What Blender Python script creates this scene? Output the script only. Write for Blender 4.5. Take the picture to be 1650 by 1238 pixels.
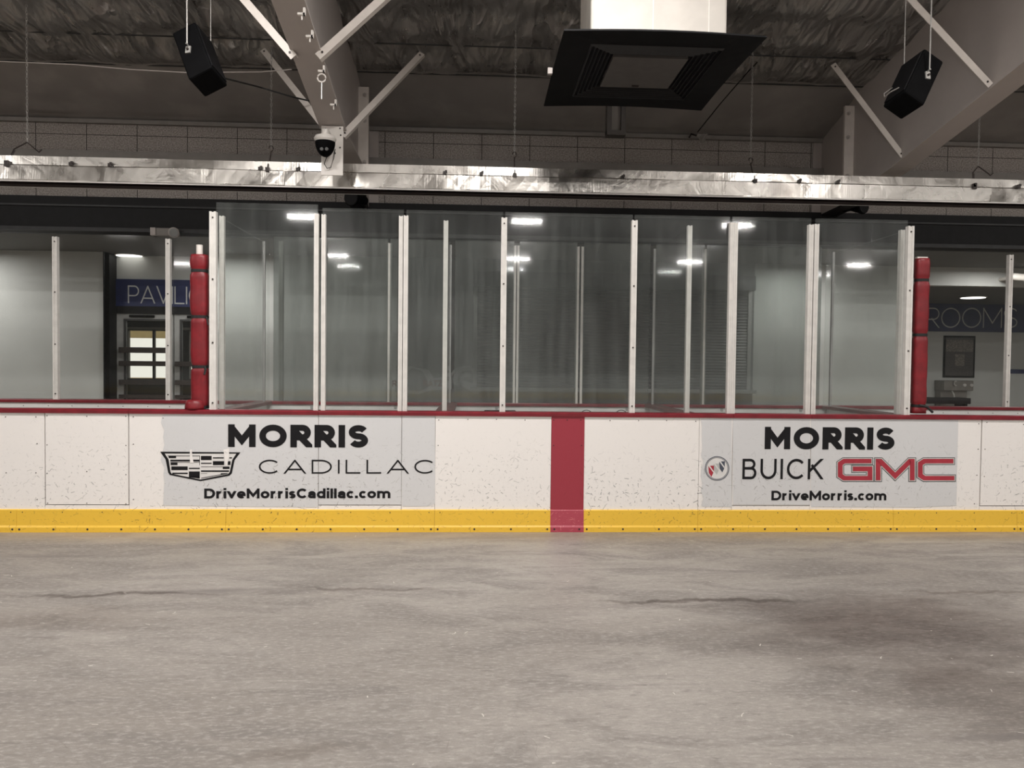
import bpy, bmesh, math, random
from mathutils import Vector, Matrix, noise as mnoise
random.seed(7)
S = bpy.context.scene
COL = S.collection
for o in list(bpy.data.objects): bpy.data.objects.remove(o)

# ------------------------------------------------------------------ camera
IW, IH, F = 1650.0, 1238.0, 1200.0
CD, CH, PITCH, YAW, ROLL = 6.7895, 1.5402, 0.0272, 0.0508, 0.0109
FW = Vector((math.sin(YAW)*math.cos(PITCH), math.cos(YAW)*math.cos(PITCH), -math.sin(PITCH)))
_rt = Vector((math.cos(YAW), -math.sin(YAW), 0)); _up = _rt.cross(FW)
RT = _rt*math.cos(ROLL) + _up*math.sin(ROLL)
UP = -_rt*math.sin(ROLL) + _up*math.cos(ROLL)
EYE = Vector((0, -CD, CH))
cam_d = bpy.data.cameras.new('camera'); cam = bpy.data.objects.new('camera', cam_d); COL.objects.link(cam)
cam_d.sensor_width = 36; cam_d.lens = F/IW*36; cam_d.clip_end = 200
m = Matrix((RT, UP, -FW)).transposed().to_4x4(); m.translation = EYE
cam.matrix_world = m
S.camera = cam

# ------------------------------------------------------------------ world, exposure, lamps
w = bpy.data.worlds.new('daylight'); S.world = w; w.use_nodes = True
bg = w.node_tree.nodes['Background']; bg.inputs[0].default_value = (1.0, 0.95, 0.86, 1); bg.inputs[1].default_value = 1.15
S.view_settings.view_transform = 'Standard'; S.view_settings.look = 'None'
S.view_settings.exposure = 0.0; S.view_settings.gamma = 1
S.view_settings.use_curve_mapping = False
S.cycles.transparent_max_bounces = 24

def area(name, loc, sx, sy, power, col=(1, .965, .93), rot=(0, 0, 0)):
    l = bpy.data.lights.new(name, 'AREA'); l.shape = 'RECTANGLE'; l.size = sx; l.size_y = sy
    l.energy = power; l.color = col
    o = bpy.data.objects.new(name, l); COL.objects.link(o); o.location = loc; o.rotation_euler = rot
    return o
LAMP_POWER = 174; UP_POWER = 58
for (ly, lz, ox) in ((-2.6, 5.25, 3.4), (-9.5, 6.0, 0), (-16.4, 6.0, 0), (-21.6, 5.55, 0)):
    for lx in (-12.2+ox, -5.3+ox, 1.6+ox, 8.3+ox, 15.0-ox*4.2):
        area('rink_lamp', (lx, ly, lz), 0.9, 0.28, LAMP_POWER)
        area('added_roof_uplight', (lx, ly, lz-.45), 0.9, 0.28, UP_POWER, rot=(math.pi, 0, 0))   # uplight added below each fixture to brighten the roof liner
for lx in (-8.0, -3.9, 5.2, 8.6):  # the rightmost one is added to brighten the right bulkhead
    area('corridor_lamp', (lx, 4.7, 3.2), 0.5, 0.25, 26)
for lx in (8.4, 12.0):
    area('hall_lamp', (lx, 7.2, 2.98), 0.5, 0.25, 90)

# ------------------------------------------------------------------ pixel -> point on a plane of the place
def ray(px, py): return FW + RT*((px-IW/2)/F) + UP*((IH/2-py)/F)
def at(px, py, Y):
    d = ray(px, py); return EYE + d*((Y-EYE.y)/d.y)
def atx(px, py, X):
    d = ray(px, py); return EYE + d*((X-EYE.x)/d.x)
def atz(px, py, Z):
    d = ray(px, py); return EYE + d*((Z-EYE.z)/d.z)

# ------------------------------------------------------------------ mesh helpers
class MB:
    def __init__(s): s.v = []; s.f = []
    def add(s, vs, fs):
        n = len(s.v); s.v += [Vector(v) for v in vs]; s.f += [tuple(i+n for i in f) for f in fs]; return s
    def box(s, x0, x1, y0, y1, z0, z1):
        return s.add([(x0,y0,z0),(x1,y0,z0),(x1,y1,z0),(x0,y1,z0),(x0,y0,z1),(x1,y0,z1),(x1,y1,z1),(x0,y1,z1)],
                     [(0,3,2,1),(4,5,6,7),(0,1,5,4),(1,2,6,5),(2,3,7,6),(3,0,4,7)])
    def prism(s, poly, d):            # poly: 3D points, d: extrusion vector
        n = len(poly); d = Vector(d); p = [Vector(q) for q in poly]
        return s.add(p+[q+d for q in p], [tuple(range(n-1,-1,-1)), tuple(range(n, 2*n))] +
                     [(i, (i+1)%n, n+(i+1)%n, n+i) for i in range(n)])
    def tube(s, pts, r, k=8, cap=True):
        pts = [Vector(p) for p in pts]; rings = []; up = Vector((0,0,1)); n0 = len(s.v)
        for i, p in enumerate(pts):
            t = (pts[min(i+1,len(pts)-1)]-pts[max(i-1,0)]).normalized()
            a = t.cross(up if abs(t.dot(up)) < .95 else Vector((1,0,0))).normalized(); b = t.cross(a)
            rr = r[i] if isinstance(r, (list, tuple)) else r
            s.v += [p + a*(math.cos(2*math.pi*j/k)*rr) + b*(math.sin(2*math.pi*j/k)*rr) for j in range(k)]
        for i in range(len(pts)-1):
            for j in range(k):
                s.f.append((n0+i*k+j, n0+i*k+(j+1)%k, n0+(i+1)*k+(j+1)%k, n0+(i+1)*k+j))
        if cap: s.f += [tuple(n0+j for j in range(k-1,-1,-1)), tuple(n0+(len(pts)-1)*k+j for j in range(k))]
        return s
    def lathe(s, c, prof, k=24, axis=(0,0,1)):   # prof: (r, h) along axis
        ax = Vector(axis).normalized(); a = ax.cross(Vector((0,1,0)) if abs(ax.y) < .9 else Vector((1,0,0))).normalized(); b = ax.cross(a)
        c = Vector(c); n0 = len(s.v)
        for (r, h) in prof:
            s.v += [c + ax*h + a*(math.cos(2*math.pi*j/k)*r) + b*(math.sin(2*math.pi*j/k)*r) for j in range(k)]
        for i in range(len(prof)-1):
            for j in range(k):
                s.f.append((n0+i*k+j, n0+i*k+(j+1)%k, n0+(i+1)*k+(j+1)%k, n0+(i+1)*k+j))
        s.f += [tuple(n0+j for j in range(k-1,-1,-1)), tuple(n0+(len(prof)-1)*k+j for j in range(k))]
        return s
    def build(s, name, mat, parent=None, bevel=0, smooth=False, label=None, cat=None, group=None, kind=None):
        if parent is not None: off = Vector(parent.location); q = parent.parent
        else:
            xs = [v.x for v in s.v]; ys = [v.y for v in s.v]; zs = [v.z for v in s.v]
            off = Vector(((min(xs)+max(xs))/2, (min(ys)+max(ys))/2, min(zs)))
        if parent is not None:
            q = parent.parent
            while q is not None: off = off + q.location; q = q.parent
        me = bpy.data.meshes.new(name); me.from_pydata([v-off for v in s.v], [], s.f); me.materials.append(mat)
        bm = bmesh.new(); bm.from_mesh(me); bmesh.ops.recalc_face_normals(bm, faces=bm.faces); bm.to_mesh(me); bm.free()
        if smooth:
            for p in me.polygons: p.use_smooth = True
        o = bpy.data.objects.new(name, me); COL.objects.link(o)
        if parent is not None: o.parent = parent
        else: o.location = off
        if bevel:
            b = o.modifiers.new('bevel', 'BEVEL'); b.width = bevel; b.segments = 2; b.limit_method = 'ANGLE'
        return tag(o, label, cat, group, kind)
def tag(o, label=None, cat=None, group=None, kind=None):
    if label: o['label'] = label
    if cat: o['category'] = cat
    if group: o['group'] = group
    if kind: o['kind'] = kind
    return o
def empty(name, loc, label, cat, group=None):
    o = bpy.data.objects.new(name, None); COL.objects.link(o); o.location = loc; o.empty_display_size = .1
    return tag(o, label, cat, group)
def bx(*a): return MB().box(*a)

# ------------------------------------------------------------------ materials
def new_mat(name):
    m = bpy.data.materials.new(name); m.use_nodes = True; nt = m.node_tree
    return m, nt, nt.nodes['Principled BSDF'], nt.nodes['Material Output']
def N(nt, t, **k):
    n = nt.nodes.new(t)
    for a, v in k.items():
        if a.startswith('i_'):
            key = a[2:]; key = int(key) if key.isdigit() else key
            n.inputs[key].default_value = v
        else: setattr(n, a, v)
    return n
def L(nt, a, b): nt.links.new(a, b)
def mth(nt, op, a, b=None, c=None, clamp=False):
    n = nt.nodes.new('ShaderNodeMath'); n.operation = op; n.use_clamp = clamp
    for i, v in enumerate((a, b, c)):
        if v is None: continue
        if isinstance(v, (int, float)): n.inputs[i].default_value = v
        else: nt.links.new(v, n.inputs[i])
    return n.outputs[0]
def mixc(nt, fac, a, b):
    n = nt.nodes.new('ShaderNodeMix'); n.data_type = 'RGBA'
    for i, v in ((0, fac), (6, a), (7, b)):
        if isinstance(v, (int, float)): n.inputs[i].default_value = v
        elif isinstance(v, tuple): n.inputs[i].default_value = (*v, 1) if len(v) == 3 else v
        else: nt.links.new(v, n.inputs[i])
    return n.outputs[2]
def coords(nt, scale=(1,1,1), rot=(0,0,0)):
    g = nt.nodes.new('ShaderNodeNewGeometry'); mp = nt.nodes.new('ShaderNodeMapping')
    mp.inputs['Scale'].default_value = scale; mp.inputs['Rotation'].default_value = rot
    nt.links.new(g.outputs['Position'], mp.inputs['Vector']); return mp.outputs[0]
def noise(nt, vec, scale, detail=4, rough=.55, dist=0):
    n = nt.nodes.new('ShaderNodeTexNoise'); n.inputs['Scale'].default_value = scale; n.inputs['Detail'].default_value = detail
    n.inputs['Roughness'].default_value = rough; n.inputs['Distortion'].default_value = dist
    nt.links.new(vec, n.inputs['Vector']); return n.outputs[0]
def ramp(nt, v, a, b, lo=0.0, hi=1.0):
    n = nt.nodes.new('ShaderNodeMapRange'); n.inputs[1].default_value = a; n.inputs[2].default_value = b
    n.inputs[3].default_value = lo; n.inputs[4].default_value = hi; n.interpolation_type = 'SMOOTHSTEP'
    nt.links.new(v, n.inputs[0]); return n.outputs[0]
def bump(nt, h, p, strength=.2, dist=.01):
    b = nt.nodes.new('ShaderNodeBump'); b.inputs['Strength'].default_value = strength; b.inputs['Distance'].default_value = dist
    nt.links.new(h, b.inputs['Height']); nt.links.new(b.outputs[0], p.inputs['Normal'])
def srgb(r, g, b):
    f = lambda c: c/12.92 if c <= .04045 else ((c+.055)/1.055)**2.4
    return (f(r/255), f(g/255), f(b/255))
def plain(name, col, rough=.5, metal=0.0, var=.12, scale=9, spec=.5):
    m, nt, p, o = new_mat(name)
    n = noise(nt, coords(nt), scale, 5)
    L(nt, mixc(nt, ramp(nt, n, .35, .7), tuple(c*(1-var) for c in col), col), p.inputs['Base Color'])
    p.inputs['Roughness'].default_value = rough; p.inputs['Metallic'].default_value = metal
    p.inputs['Specular IOR Level'].default_value = spec
    return m
def marks(nt, scale, length, width, density, seed=0.0, plane='xz'):
    """short scuff strokes with random direction: one per Voronoi cell"""
    g = nt.nodes.new('ShaderNodeNewGeometry'); sp = nt.nodes.new('ShaderNodeSeparateXYZ'); L(nt, g.outputs['Position'], sp.inputs[0])
    cb = nt.nodes.new('ShaderNodeCombineXYZ')
    L(nt, mth(nt, 'MULTIPLY_ADD', sp.outputs[0], scale, seed), cb.inputs[0])
    L(nt, mth(nt, 'MULTIPLY_ADD', sp.outputs[2 if plane == 'xz' else 1], scale, seed*1.7), cb.inputs[1])
    wob = nt.nodes.new('ShaderNodeTexNoise'); wob.inputs['Scale'].default_value = 1.5; L(nt, cb.outputs[0], wob.inputs['Vector'])
    wv = nt.nodes.new('ShaderNodeVectorMath'); wv.operation = 'MULTIPLY_ADD'
    L(nt, wob.outputs[1], wv.inputs[0]); wv.inputs[1].default_value = (.5,.5,0); L(nt, cb.outputs[0], wv.inputs[2])
    vo = nt.nodes.new('ShaderNodeTexVoronoi'); vo.voronoi_dimensions = '2D'; vo.inputs['Scale'].default_value = 1
    L(nt, wv.outputs[0], vo.inputs['Vector'])
    d = nt.nodes.new('ShaderNodeVectorMath'); d.operation = 'SUBTRACT'; L(nt, wv.outputs[0], d.inputs[0]); L(nt, vo.outputs['Position'], d.inputs[1])
    cs = nt.nodes.new('ShaderNodeSeparateColor'); L(nt, vo.outputs['Color'], cs.inputs[0])
    vr = nt.nodes.new('ShaderNodeVectorRotate'); vr.rotation_type = 'Z_AXIS'; L(nt, d.outputs[0], vr.inputs['Vector'])
    L(nt, mth(nt, 'MULTIPLY', cs.outputs[0], 6.283), vr.inputs['Angle'])
    q = nt.nodes.new('ShaderNodeSeparateXYZ'); L(nt, vr.outputs[0], q.inputs[0])
    a = mth(nt, 'LESS_THAN', mth(nt, 'ABSOLUTE', q.outputs[0]), mth(nt, 'MULTIPLY', cs.outputs[2], length))
    b = mth(nt, 'LESS_THAN', mth(nt, 'ABSOLUTE', q.outputs[1]), width)
    c = mth(nt, 'LESS_THAN', cs.outputs[1], density)
    return mth(nt, 'MULTIPLY', mth(nt, 'MULTIPLY', a, b), c)
def board_mat(name, col, dirt=(.30,.29,.28), dens=.35, rough=.32):
    m, nt, p, o = new_mat(name)
    k1 = marks(nt, 16, .40, .05, dens, 3.1); k2 = marks(nt, 9, .42, .018, dens*.7, 11.7); k3 = marks(nt, 34, .4, .07, dens*.5, 5.3)
    patch = ramp(nt, noise(nt, coords(nt), 1.6, 3), .40, .62)
    g = nt.nodes.new('ShaderNodeNewGeometry'); sp = nt.nodes.new('ShaderNodeSeparateXYZ'); L(nt, g.outputs['Position'], sp.inputs[0])
    low = ramp(nt, sp.outputs[2], .95, .35, .12, 1.0)            # pucks and sticks scuff the lower half most
    amt = mth(nt, 'MULTIPLY', mth(nt, 'MULTIPLY_ADD', patch, .6, .35), low)
    mk = mth(nt, 'MULTIPLY', mth(nt, 'MAXIMUM', mth(nt, 'MAXIMUM', k1, k2), k3), amt, clamp=True)
    grime = mth(nt, 'MULTIPLY', ramp(nt, noise(nt, coords(nt), 30, 6, .7), .5, .72), mth(nt, 'MULTIPLY', amt, .26))
    c = mixc(nt, grime, col, dirt); c = mixc(nt, mk, c, dirt)
    L(nt, c, p.inputs['Base Color']); p.inputs['Roughness'].default_value = rough
    bump(nt, noise(nt, coords(nt), 5, 3), p, .06, .01)
    return m
M = {}
M['board'] = board_mat('white_board', (.84, .805, .775), dens=.5)
M['board_plain'] = plain('white_board_inner', (.74, .73, .71), .4, var=.06)
M['vinyl'] = board_mat('grey_vinyl', (.64, .637, .64), dens=.5, rough=.4)
M['kick'] = board_mat('yellow_kick', (.80, .50, .05), dirt=(.35,.2,.03), dens=.4, rough=.4)
M['red_board'] = board_mat('red_board', (.315, .032, .05), dirt=(.22,.02,.03), dens=.2, rough=.4)
M['red_kick'] = board_mat('red_kick', (.40, .055, .085), dirt=(.55,.16,.17), dens=.5, rough=.4)
M['cap'] = plain('red_cap', (.20, .013, .022), .35, var=.25)
M['cap_dark'] = plain('maroon_cap', (.14, .05, .045), .5, var=.25)
M['ink'] = plain('black_ink', (.011, .0105, .012), .55, var=.2, spec=.2)
M['paper'] = plain('worn_white', (.74, .72, .70), .5, var=.08)
M['gmcred'] = plain('red_ink', (.42, .03, .05), .45, var=.15)
M['silver_ink'] = plain('silver_ink', (.52, .52, .50), .45, var=.15)
M['slate_ink'] = plain('slate_ink', (.07, .08, .11), .45)
M['alu'] = plain('painted_aluminium', (.72, .695, .66), .42, var=.10, scale=14)
M['alu_dark'] = plain('dull_aluminium', (.40, .40, .39), .45, metal=.3, var=.12)
M['steel'] = plain('primer_steel', (.48, .435, .41), .55, var=.06, scale=3)
M['brace'] = plain('pale_steel', (.70, .645, .595), .5, var=.08)
M['white_metal'] = plain('white_painted_metal', (.74, .70, .655), .45, var=.05)
M['duct'] = plain('pale_duct_wrap', (.56, .525, .48), .6, var=.09, scale=5)
M['black'] = plain('black_plastic', (.004, .004, .0045), .75, var=.3, spec=.06)
M['black_hood'] = plain('black_hood', (.008, .0078, .009), .65, var=.3, spec=.14)
M['fascia'] = plain('black_fascia', (.009, .009, .010), .6, var=.3, spec=.3)
M['fascia_lit'] = plain('lit_fascia_edge', (.022, .022, .023), .5, var=.3)  # lighter copy of the fascia black, its lit tone put into the colour
M['louver'] = plain('black_louver', (.014, .0135, .015), .38, var=.3, spec=.5)
M['hood_panel'] = plain('grey_panel', (.10, .092, .087), .6, var=.15)
M['girt'] = plain('grey_girt', (.24, .222, .205), .5, var=.1)
M['wall'] = plain('white_wall', (.56, .57, .55), .6, var=.05, scale=2)
M['mid_wall'] = plain('grey_wall', (.13, .135, .135), .6, var=.1, scale=2)
M['dark_wall'] = plain('dark_wall', (.05, .05, .05), .6)
M['shutter'] = plain('dark_shutter', (.035, .037, .040), .45, var=.2)
M['corr_ceiling'] = plain('corridor_ceiling', (.16, .155, .15), .7, var=.1)
M['blue'] = plain('navy_sign', (.018, .028, .115), .45, var=.2)
M['sign_letter'] = plain('sign_letter', (.62, .63, .62), .5)
M['door'] = plain('grey_door', (.42, .42, .41), .45, var=.1)
M['wood'] = plain('dark_rail_wood', (.055, .042, .036), .55, var=.3)
M['pad'] = plain('red_vinyl_pad', (.215, .009, .015), .42, var=.25, scale=14)
M['strap'] = plain('black_strap', (.010, .010, .010), .7)
M['bolt'] = plain('dark_bolt', (.035, .025, .022), .5)
M['screw'] = plain('steel_screw', (.18, .16, .15), .4, metal=.5)
M['lens'] = plain('grey_lens', (.10, .10, .10), .6, spec=.2)
M['galv'] = plain('galvanised', (.50, .49, .47), .4, metal=.5)
M['poster'] = plain('poster_art', (.10, .09, .085), .3, var=.6, scale=45)
M['poster_pale'] = plain('poster_photo', (.30, .26, .23), .3, var=.7, scale=55)
M['stainless'] = plain('stainless', (.30, .28, .26), .38, metal=.6)
M['ochre'] = plain('outdoor_ochre', (.80, .62, .30), .6)
M['outdoor'] = plain('outdoor_ground', (.78, .66, .42), .8, var=.3, scale=1.2)
M['mural'] = plain('mural_dark', (.13, .13, .13), .5, var=.2)
M['mural_pale'] = plain('mural_pale', (.34, .35, .345), .5, var=.1)
M['mural_red'] = plain('mural_red', (.20, .05, .045), .5, var=.2)

def mk_emit(name, col, s):
    m, nt, p, o = new_mat(name); p.inputs['Base Color'].default_value = (*col, 1)
    p.inputs['Emission Color'].default_value = (*col, 1); p.inputs['Emission Strength'].default_value = s; return m
M['glow'] = mk_emit('ceiling_glare', (1, .96, .9), 2.2)

def mk_floor():
    m, nt, p, o = new_mat('ice_slab_concrete')
    big = noise(nt, coords(nt, (.35, .55, 1)), 1.0, 5, .6, .6)
    mid = noise(nt, coords(nt, (.8, 2.2, 1), (0, 0, .18)), 1.5, 7, .66, .8)
    fine = noise(nt, coords(nt, (1, 2.5, 1)), 22, 6, .7)
    streak = noise(nt, coords(nt, (.35, 3.2, 1), (0, 0, .03)), 1.0, 4, .5, .5)
    grain = noise(nt, coords(nt), 90, 3, .7)
    c = mixc(nt, ramp(nt, big, .35, .68), (.232, .209, .188), (.325, .299, .274))
    c = mixc(nt, ramp(nt, mid, .42, .66, 0, .75), c, (.172, .155, .142))
    c = mixc(nt, ramp(nt, fine, .46, .70, 0, .60), c, (.43, .40, .37))
    fine2 = noise(nt, coords(nt, (1, 3.2, 1), (0, 0, -.1)), 11, 6, .72, .5)
    c = mixc(nt, ramp(nt, fine2, .52, .72, 0, .55), c, (.135, .121, .112))
    c = mixc(nt, ramp(nt, streak, .615, .72, 0, .75), c, (.16, .142, .135))
    c = mixc(nt, ramp(nt, grain, .52, .75, 0, .5), c, (.15, .135, .125))
    g = nt.nodes.new('ShaderNodeNewGeometry'); sp = nt.nodes.new('ShaderNodeSeparateXYZ'); L(nt, g.outputs['Position'], sp.inputs[0])
    wob = mth(nt, 'MULTIPLY_ADD', noise(nt, coords(nt, (.8, 1.4, 1)), 1.6, 6, .65), 2.2, -1.1)
    bend = mth(nt, 'MULTIPLY_ADD', noise(nt, coords(nt, (1.3, .5, 1)), 1.0, 5, .6), .55, -.275)
    def blot(cx, cy, rx, ry, amt, soft=.45, k=1.0):
        dx = mth(nt, 'DIVIDE', mth(nt, 'SUBTRACT', sp.outputs[0], cx), rx); dy = mth(nt, 'DIVIDE', mth(nt, 'ADD', mth(nt, 'SUBTRACT', sp.outputs[1], cy), bend if ry < .2 else 0.0), ry)
        r = mth(nt, 'SQRT', mth(nt, 'ADD', mth(nt, 'MULTIPLY', dx, dx), mth(nt, 'MULTIPLY', dy, dy)))
        r = mth(nt, 'ADD', r, mth(nt, 'MULTIPLY', wob, k))
        return ramp(nt, r, 1.25, soft, 0, amt)
    for (px, py, rx, ry, amt, col) in ((1450, 1015, 1.15, .70, .9, (.150,.131,.127)), (1620, 1120, .55, .55, .6, (.165,.145,.137)),
                                       (190, 959, .75, .035, .85, (.12,.105,.10)), (600, 950, .55, .03, .7, (.15,.13,.125)),
                                       (1130, 967, .85, .04, .85, (.12,.105,.10)), (480, 1215, .35, .07, .5, (.17,.15,.14)),
                                       (60, 1000, .9, .25, .4, (.22,.195,.18)), (1560, 955, .6, .03, .6, (.17,.15,.14))):
        q = atz(px, py, 0); mu = nt.nodes.new('ShaderNodeMix'); mu.data_type = 'RGBA'; mu.blend_type = 'MULTIPLY'
        L(nt, mth(nt, 'MULTIPLY', blot(q.x, q.y, rx, ry, amt, .3, .8), ramp(nt, fine2, .3, .62, 1.15, .75), clamp=True), mu.inputs[0]); L(nt, c, mu.inputs[6])
        mu.inputs[7].default_value = (*[v*2.6 for v in col], 1); c = mu.outputs[2]
    # uneven, warm-toned band along the boards
    band = mth(nt, 'MULTIPLY', ramp(nt, mth(nt, 'MULTIPLY_ADD', wob, .14, sp.outputs[1]), -.50, -.05, 0, .55), ramp(nt, big, .3, .6, .4, 1))
    c = mixc(nt, band, c, (.36, .275, .185))
    fl = marks(nt, 11, .30, .010, .22, 4.4, 'xy'); c = mixc(nt, mth(nt, 'MULTIPLY', fl, .15), c, (.50, .47, .43))
    fl = marks(nt, 5, .10, .012, .18, 2.2, 'xy'); c = mixc(nt, mth(nt, 'MULTIPLY', fl, .8), c, (.62, .58, .53))
    fl = marks(nt, 3, .40, .005, .25, 7.2, 'xy'); c = mixc(nt, mth(nt, 'MULTIPLY', fl, .35), c, (.15, .13, .12))
    L(nt, c, p.inputs['Base Color'])
    L(nt, ramp(nt, mid, .3, .7, .42, .62), p.inputs['Roughness']); p.inputs['Specular IOR Level'].default_value = .35
    bump(nt, fine, p, .12, .004)
    return m
M['floor'] = mk_floor()

def mk_liner():
    m, nt, p, o = new_mat('foil_roof_liner')
    a = coords(nt, (1.2, .28, 1), (0, 0, .55)); b = coords(nt, (1.6, .4, 1), (0, 0, -.45))
    def ridge(v, sc, d):
        n = noise(nt, v, sc, 3, .5, d); return mth(nt, 'SUBTRACT', 1.0, mth(nt, 'MULTIPLY', mth(nt, 'ABSOLUTE', mth(nt, 'SUBTRACT', n, .5)), 4.0), clamp=True)
    r1 = ridge(a, 1.0, .5); r2 = ridge(b, 1.4, .6); fine = noise(nt, coords(nt, (1.4, .5, 1), (0, 0, .35)), 9, 4, .55, .6)
    h = mth(nt, 'ADD', mth(nt, 'ADD', mth(nt, 'MULTIPLY', mth(nt, 'POWER', r1, 2.0), 1.0), mth(nt, 'MULTIPLY', mth(nt, 'POWER', r2, 2.0), .55)), mth(nt, 'MULTIPLY', fine, .16))
    big = noise(nt, coords(nt), .9, 3)
    L(nt, mixc(nt, ramp(nt, big, .35, .65), (.32, .31, .302), (.50, .488, .476)), p.inputs['Base Color'])
    p.inputs['Metallic'].default_value = .8; L(nt, ramp(nt, fine, .3, .7, .26, .44), p.inputs['Roughness'])
    bump(nt, h, p, .9, .12)
    return m
M['liner'] = mk_liner()

M['eave'] = plain('smooth_eave_liner', (.40, .38, .365), .5, metal=.35, var=.2, scale=1.5)
def mk_panels():
    m, nt, p, o = new_mat('porous_wall_panels')
    g = nt.nodes.new('ShaderNodeNewGeometry'); sp = nt.nodes.new('ShaderNodeSeparateXYZ'); L(nt, g.outputs['Position'], sp.inputs[0])
    x0 = at(57, 230, 3.6).x; pw = at(139, 230, 3.6).x - x0; z0 = at(100, 216, 3.6).z
    u = mth(nt, 'FRACT', mth(nt, 'DIVIDE', mth(nt, 'SUBTRACT', sp.outputs[0], x0-20*pw), pw))
    ju = mth(nt, 'LESS_THAN', u, .014)
    jv = mth(nt, 'LESS_THAN', mth(nt, 'ABSOLUTE', mth(nt, 'SUBTRACT', sp.outputs[2], z0)), .004)
    j = mth(nt, 'MAXIMUM', ju, jv)
    sp_ = noise(nt, coords(nt), 60, 4, .75); st = noise(nt, coords(nt, (3, 1, .4)), 1.2, 3)
    c = mixc(nt, ramp(nt, sp_, .38, .62), (.22, .197, .182), (.48, .44, .41))
    c = mixc(nt, ramp(nt, st, .58, .75, 0, .35), c, (.22, .19, .175))
    L(nt, mixc(nt, j, c, (.03, .027, .025)), p.inputs['Base Color']); p.inputs['Roughness'].default_value = .9
    bump(nt, sp_, p, .4, .01)
    return m
M['panels'] = mk_panels()

def mk_reflector():
    m, nt, p, o = new_mat('polished_reflector')
    n = noise(nt, coords(nt, (1, 1, 1)), 3.5, 3, .5, .6); rib = noise(nt, coords(nt, (60, .1, .3)), 1.0, 3, .6)
    L(nt, mixc(nt, ramp(nt, n, .3, .7), (.52, .495, .46), (.66, .63, .59)), p.inputs['Base Color'])
    p.inputs['Metallic'].default_value = 1.0; L(nt, ramp(nt, n, .3, .7, .20, .36), p.inputs['Roughness'])
    bump(nt, mth(nt, 'ADD', mth(nt, 'MULTIPLY', rib, .12), n), p, .30, .03)
    return m
M['reflector'] = mk_reflector()

def mk_glass(name, haze, tint=(.93, .955, .945), streaky=.5, gloss=1.0):
    m, nt, p, out = new_mat(name); nt.nodes.remove(p)
    n1 = noise(nt, coords(nt, (1, 1, .8)), 1.1, 4, .6, .5); n2 = noise(nt, coords(nt, (9, 9, .5)), 1.6, 5, .6)
    n3 = noise(nt, coords(nt), 26, 5, .7)
    h = mth(nt, 'ADD', ramp(nt, n1, .3, .7, .55, 1.35), ramp(nt, n2, .35, .75, 0, streaky))
    h = mth(nt, 'ADD', h, ramp(nt, n3, .5, .8, 0, .25))
    h = mth(nt, 'MULTIPLY', h, haze, clamp=True)
    tr = N(nt, 'ShaderNodeBsdfTransparent'); tr.inputs[0].default_value = (*tint, 1)
    gl = N(nt, 'ShaderNodeBsdfGlossy'); gl.inputs['Roughness'].default_value = .045
    fr = N(nt, 'ShaderNodeFresnel'); bf = N(nt, 'ShaderNodeNewGeometry'); L(nt, mth(nt, 'MULTIPLY_ADD', bf.outputs['Backfacing'], 1/1.42-1.42, 1.42), fr.inputs[0])   # no false total reflection on the inner face
    L(nt, mth(nt, 'MULTIPLY', fr.outputs[0], gloss), fr_in := N(nt, 'ShaderNodeMixShader').inputs[0])
    mx = fr_in.node; L(nt, tr.outputs[0], mx.inputs[1]); L(nt, gl.outputs[0], mx.inputs[2])
    df = N(nt, 'ShaderNodeBsdfDiffuse'); df.inputs[0].default_value = (.66, .70, .68, 1)
    m2 = N(nt, 'ShaderNodeMixShader'); L(nt, h, m2.inputs[0]); L(nt, mx.outputs[0], m2.inputs[1]); L(nt, df.outputs[0], m2.inputs[2])
    L(nt, m2.outputs[0], out.inputs['Surface'])
    return m
M['glass'] = mk_glass('scuffed_rink_glass', .021, (.97, .98, .976), .8)
M['glass_back'] = mk_glass('clear_rear_glass', .005, (.96, .97, .965), .4, .75)
M['glass_box'] = mk_glass('clouded_rear_glass', .055, (.64, .66, .65), .9)
M['glass_divider'] = mk_glass('divider_glass', .008, (.975, .98, .978), .3, .6)
M['glass_door'] = mk_glass('door_glass', .01, (.93, .94, .93), .2)

def screw(parent, p, r=.006, mat='screw', axis=(0,-1,0)):
    return MB().lathe(p, [(r, 0), (r, .003), (r*.6, .005)], 8, axis).build('screw', M[mat], parent)

# ================================================================== SETTING
YB, ZT, ZB = 1.636, 2.874, 1.06
YW, YC, YP, YR = 3.6, 5.5, 5.9, 9.0       # block wall face, corridor wall, pavilion recess, locker hall end wall
ZC = 3.26
bx(-21, 21, -27, 12, -.12, 0).build('floor', M['floor'], kind='structure')

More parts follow.
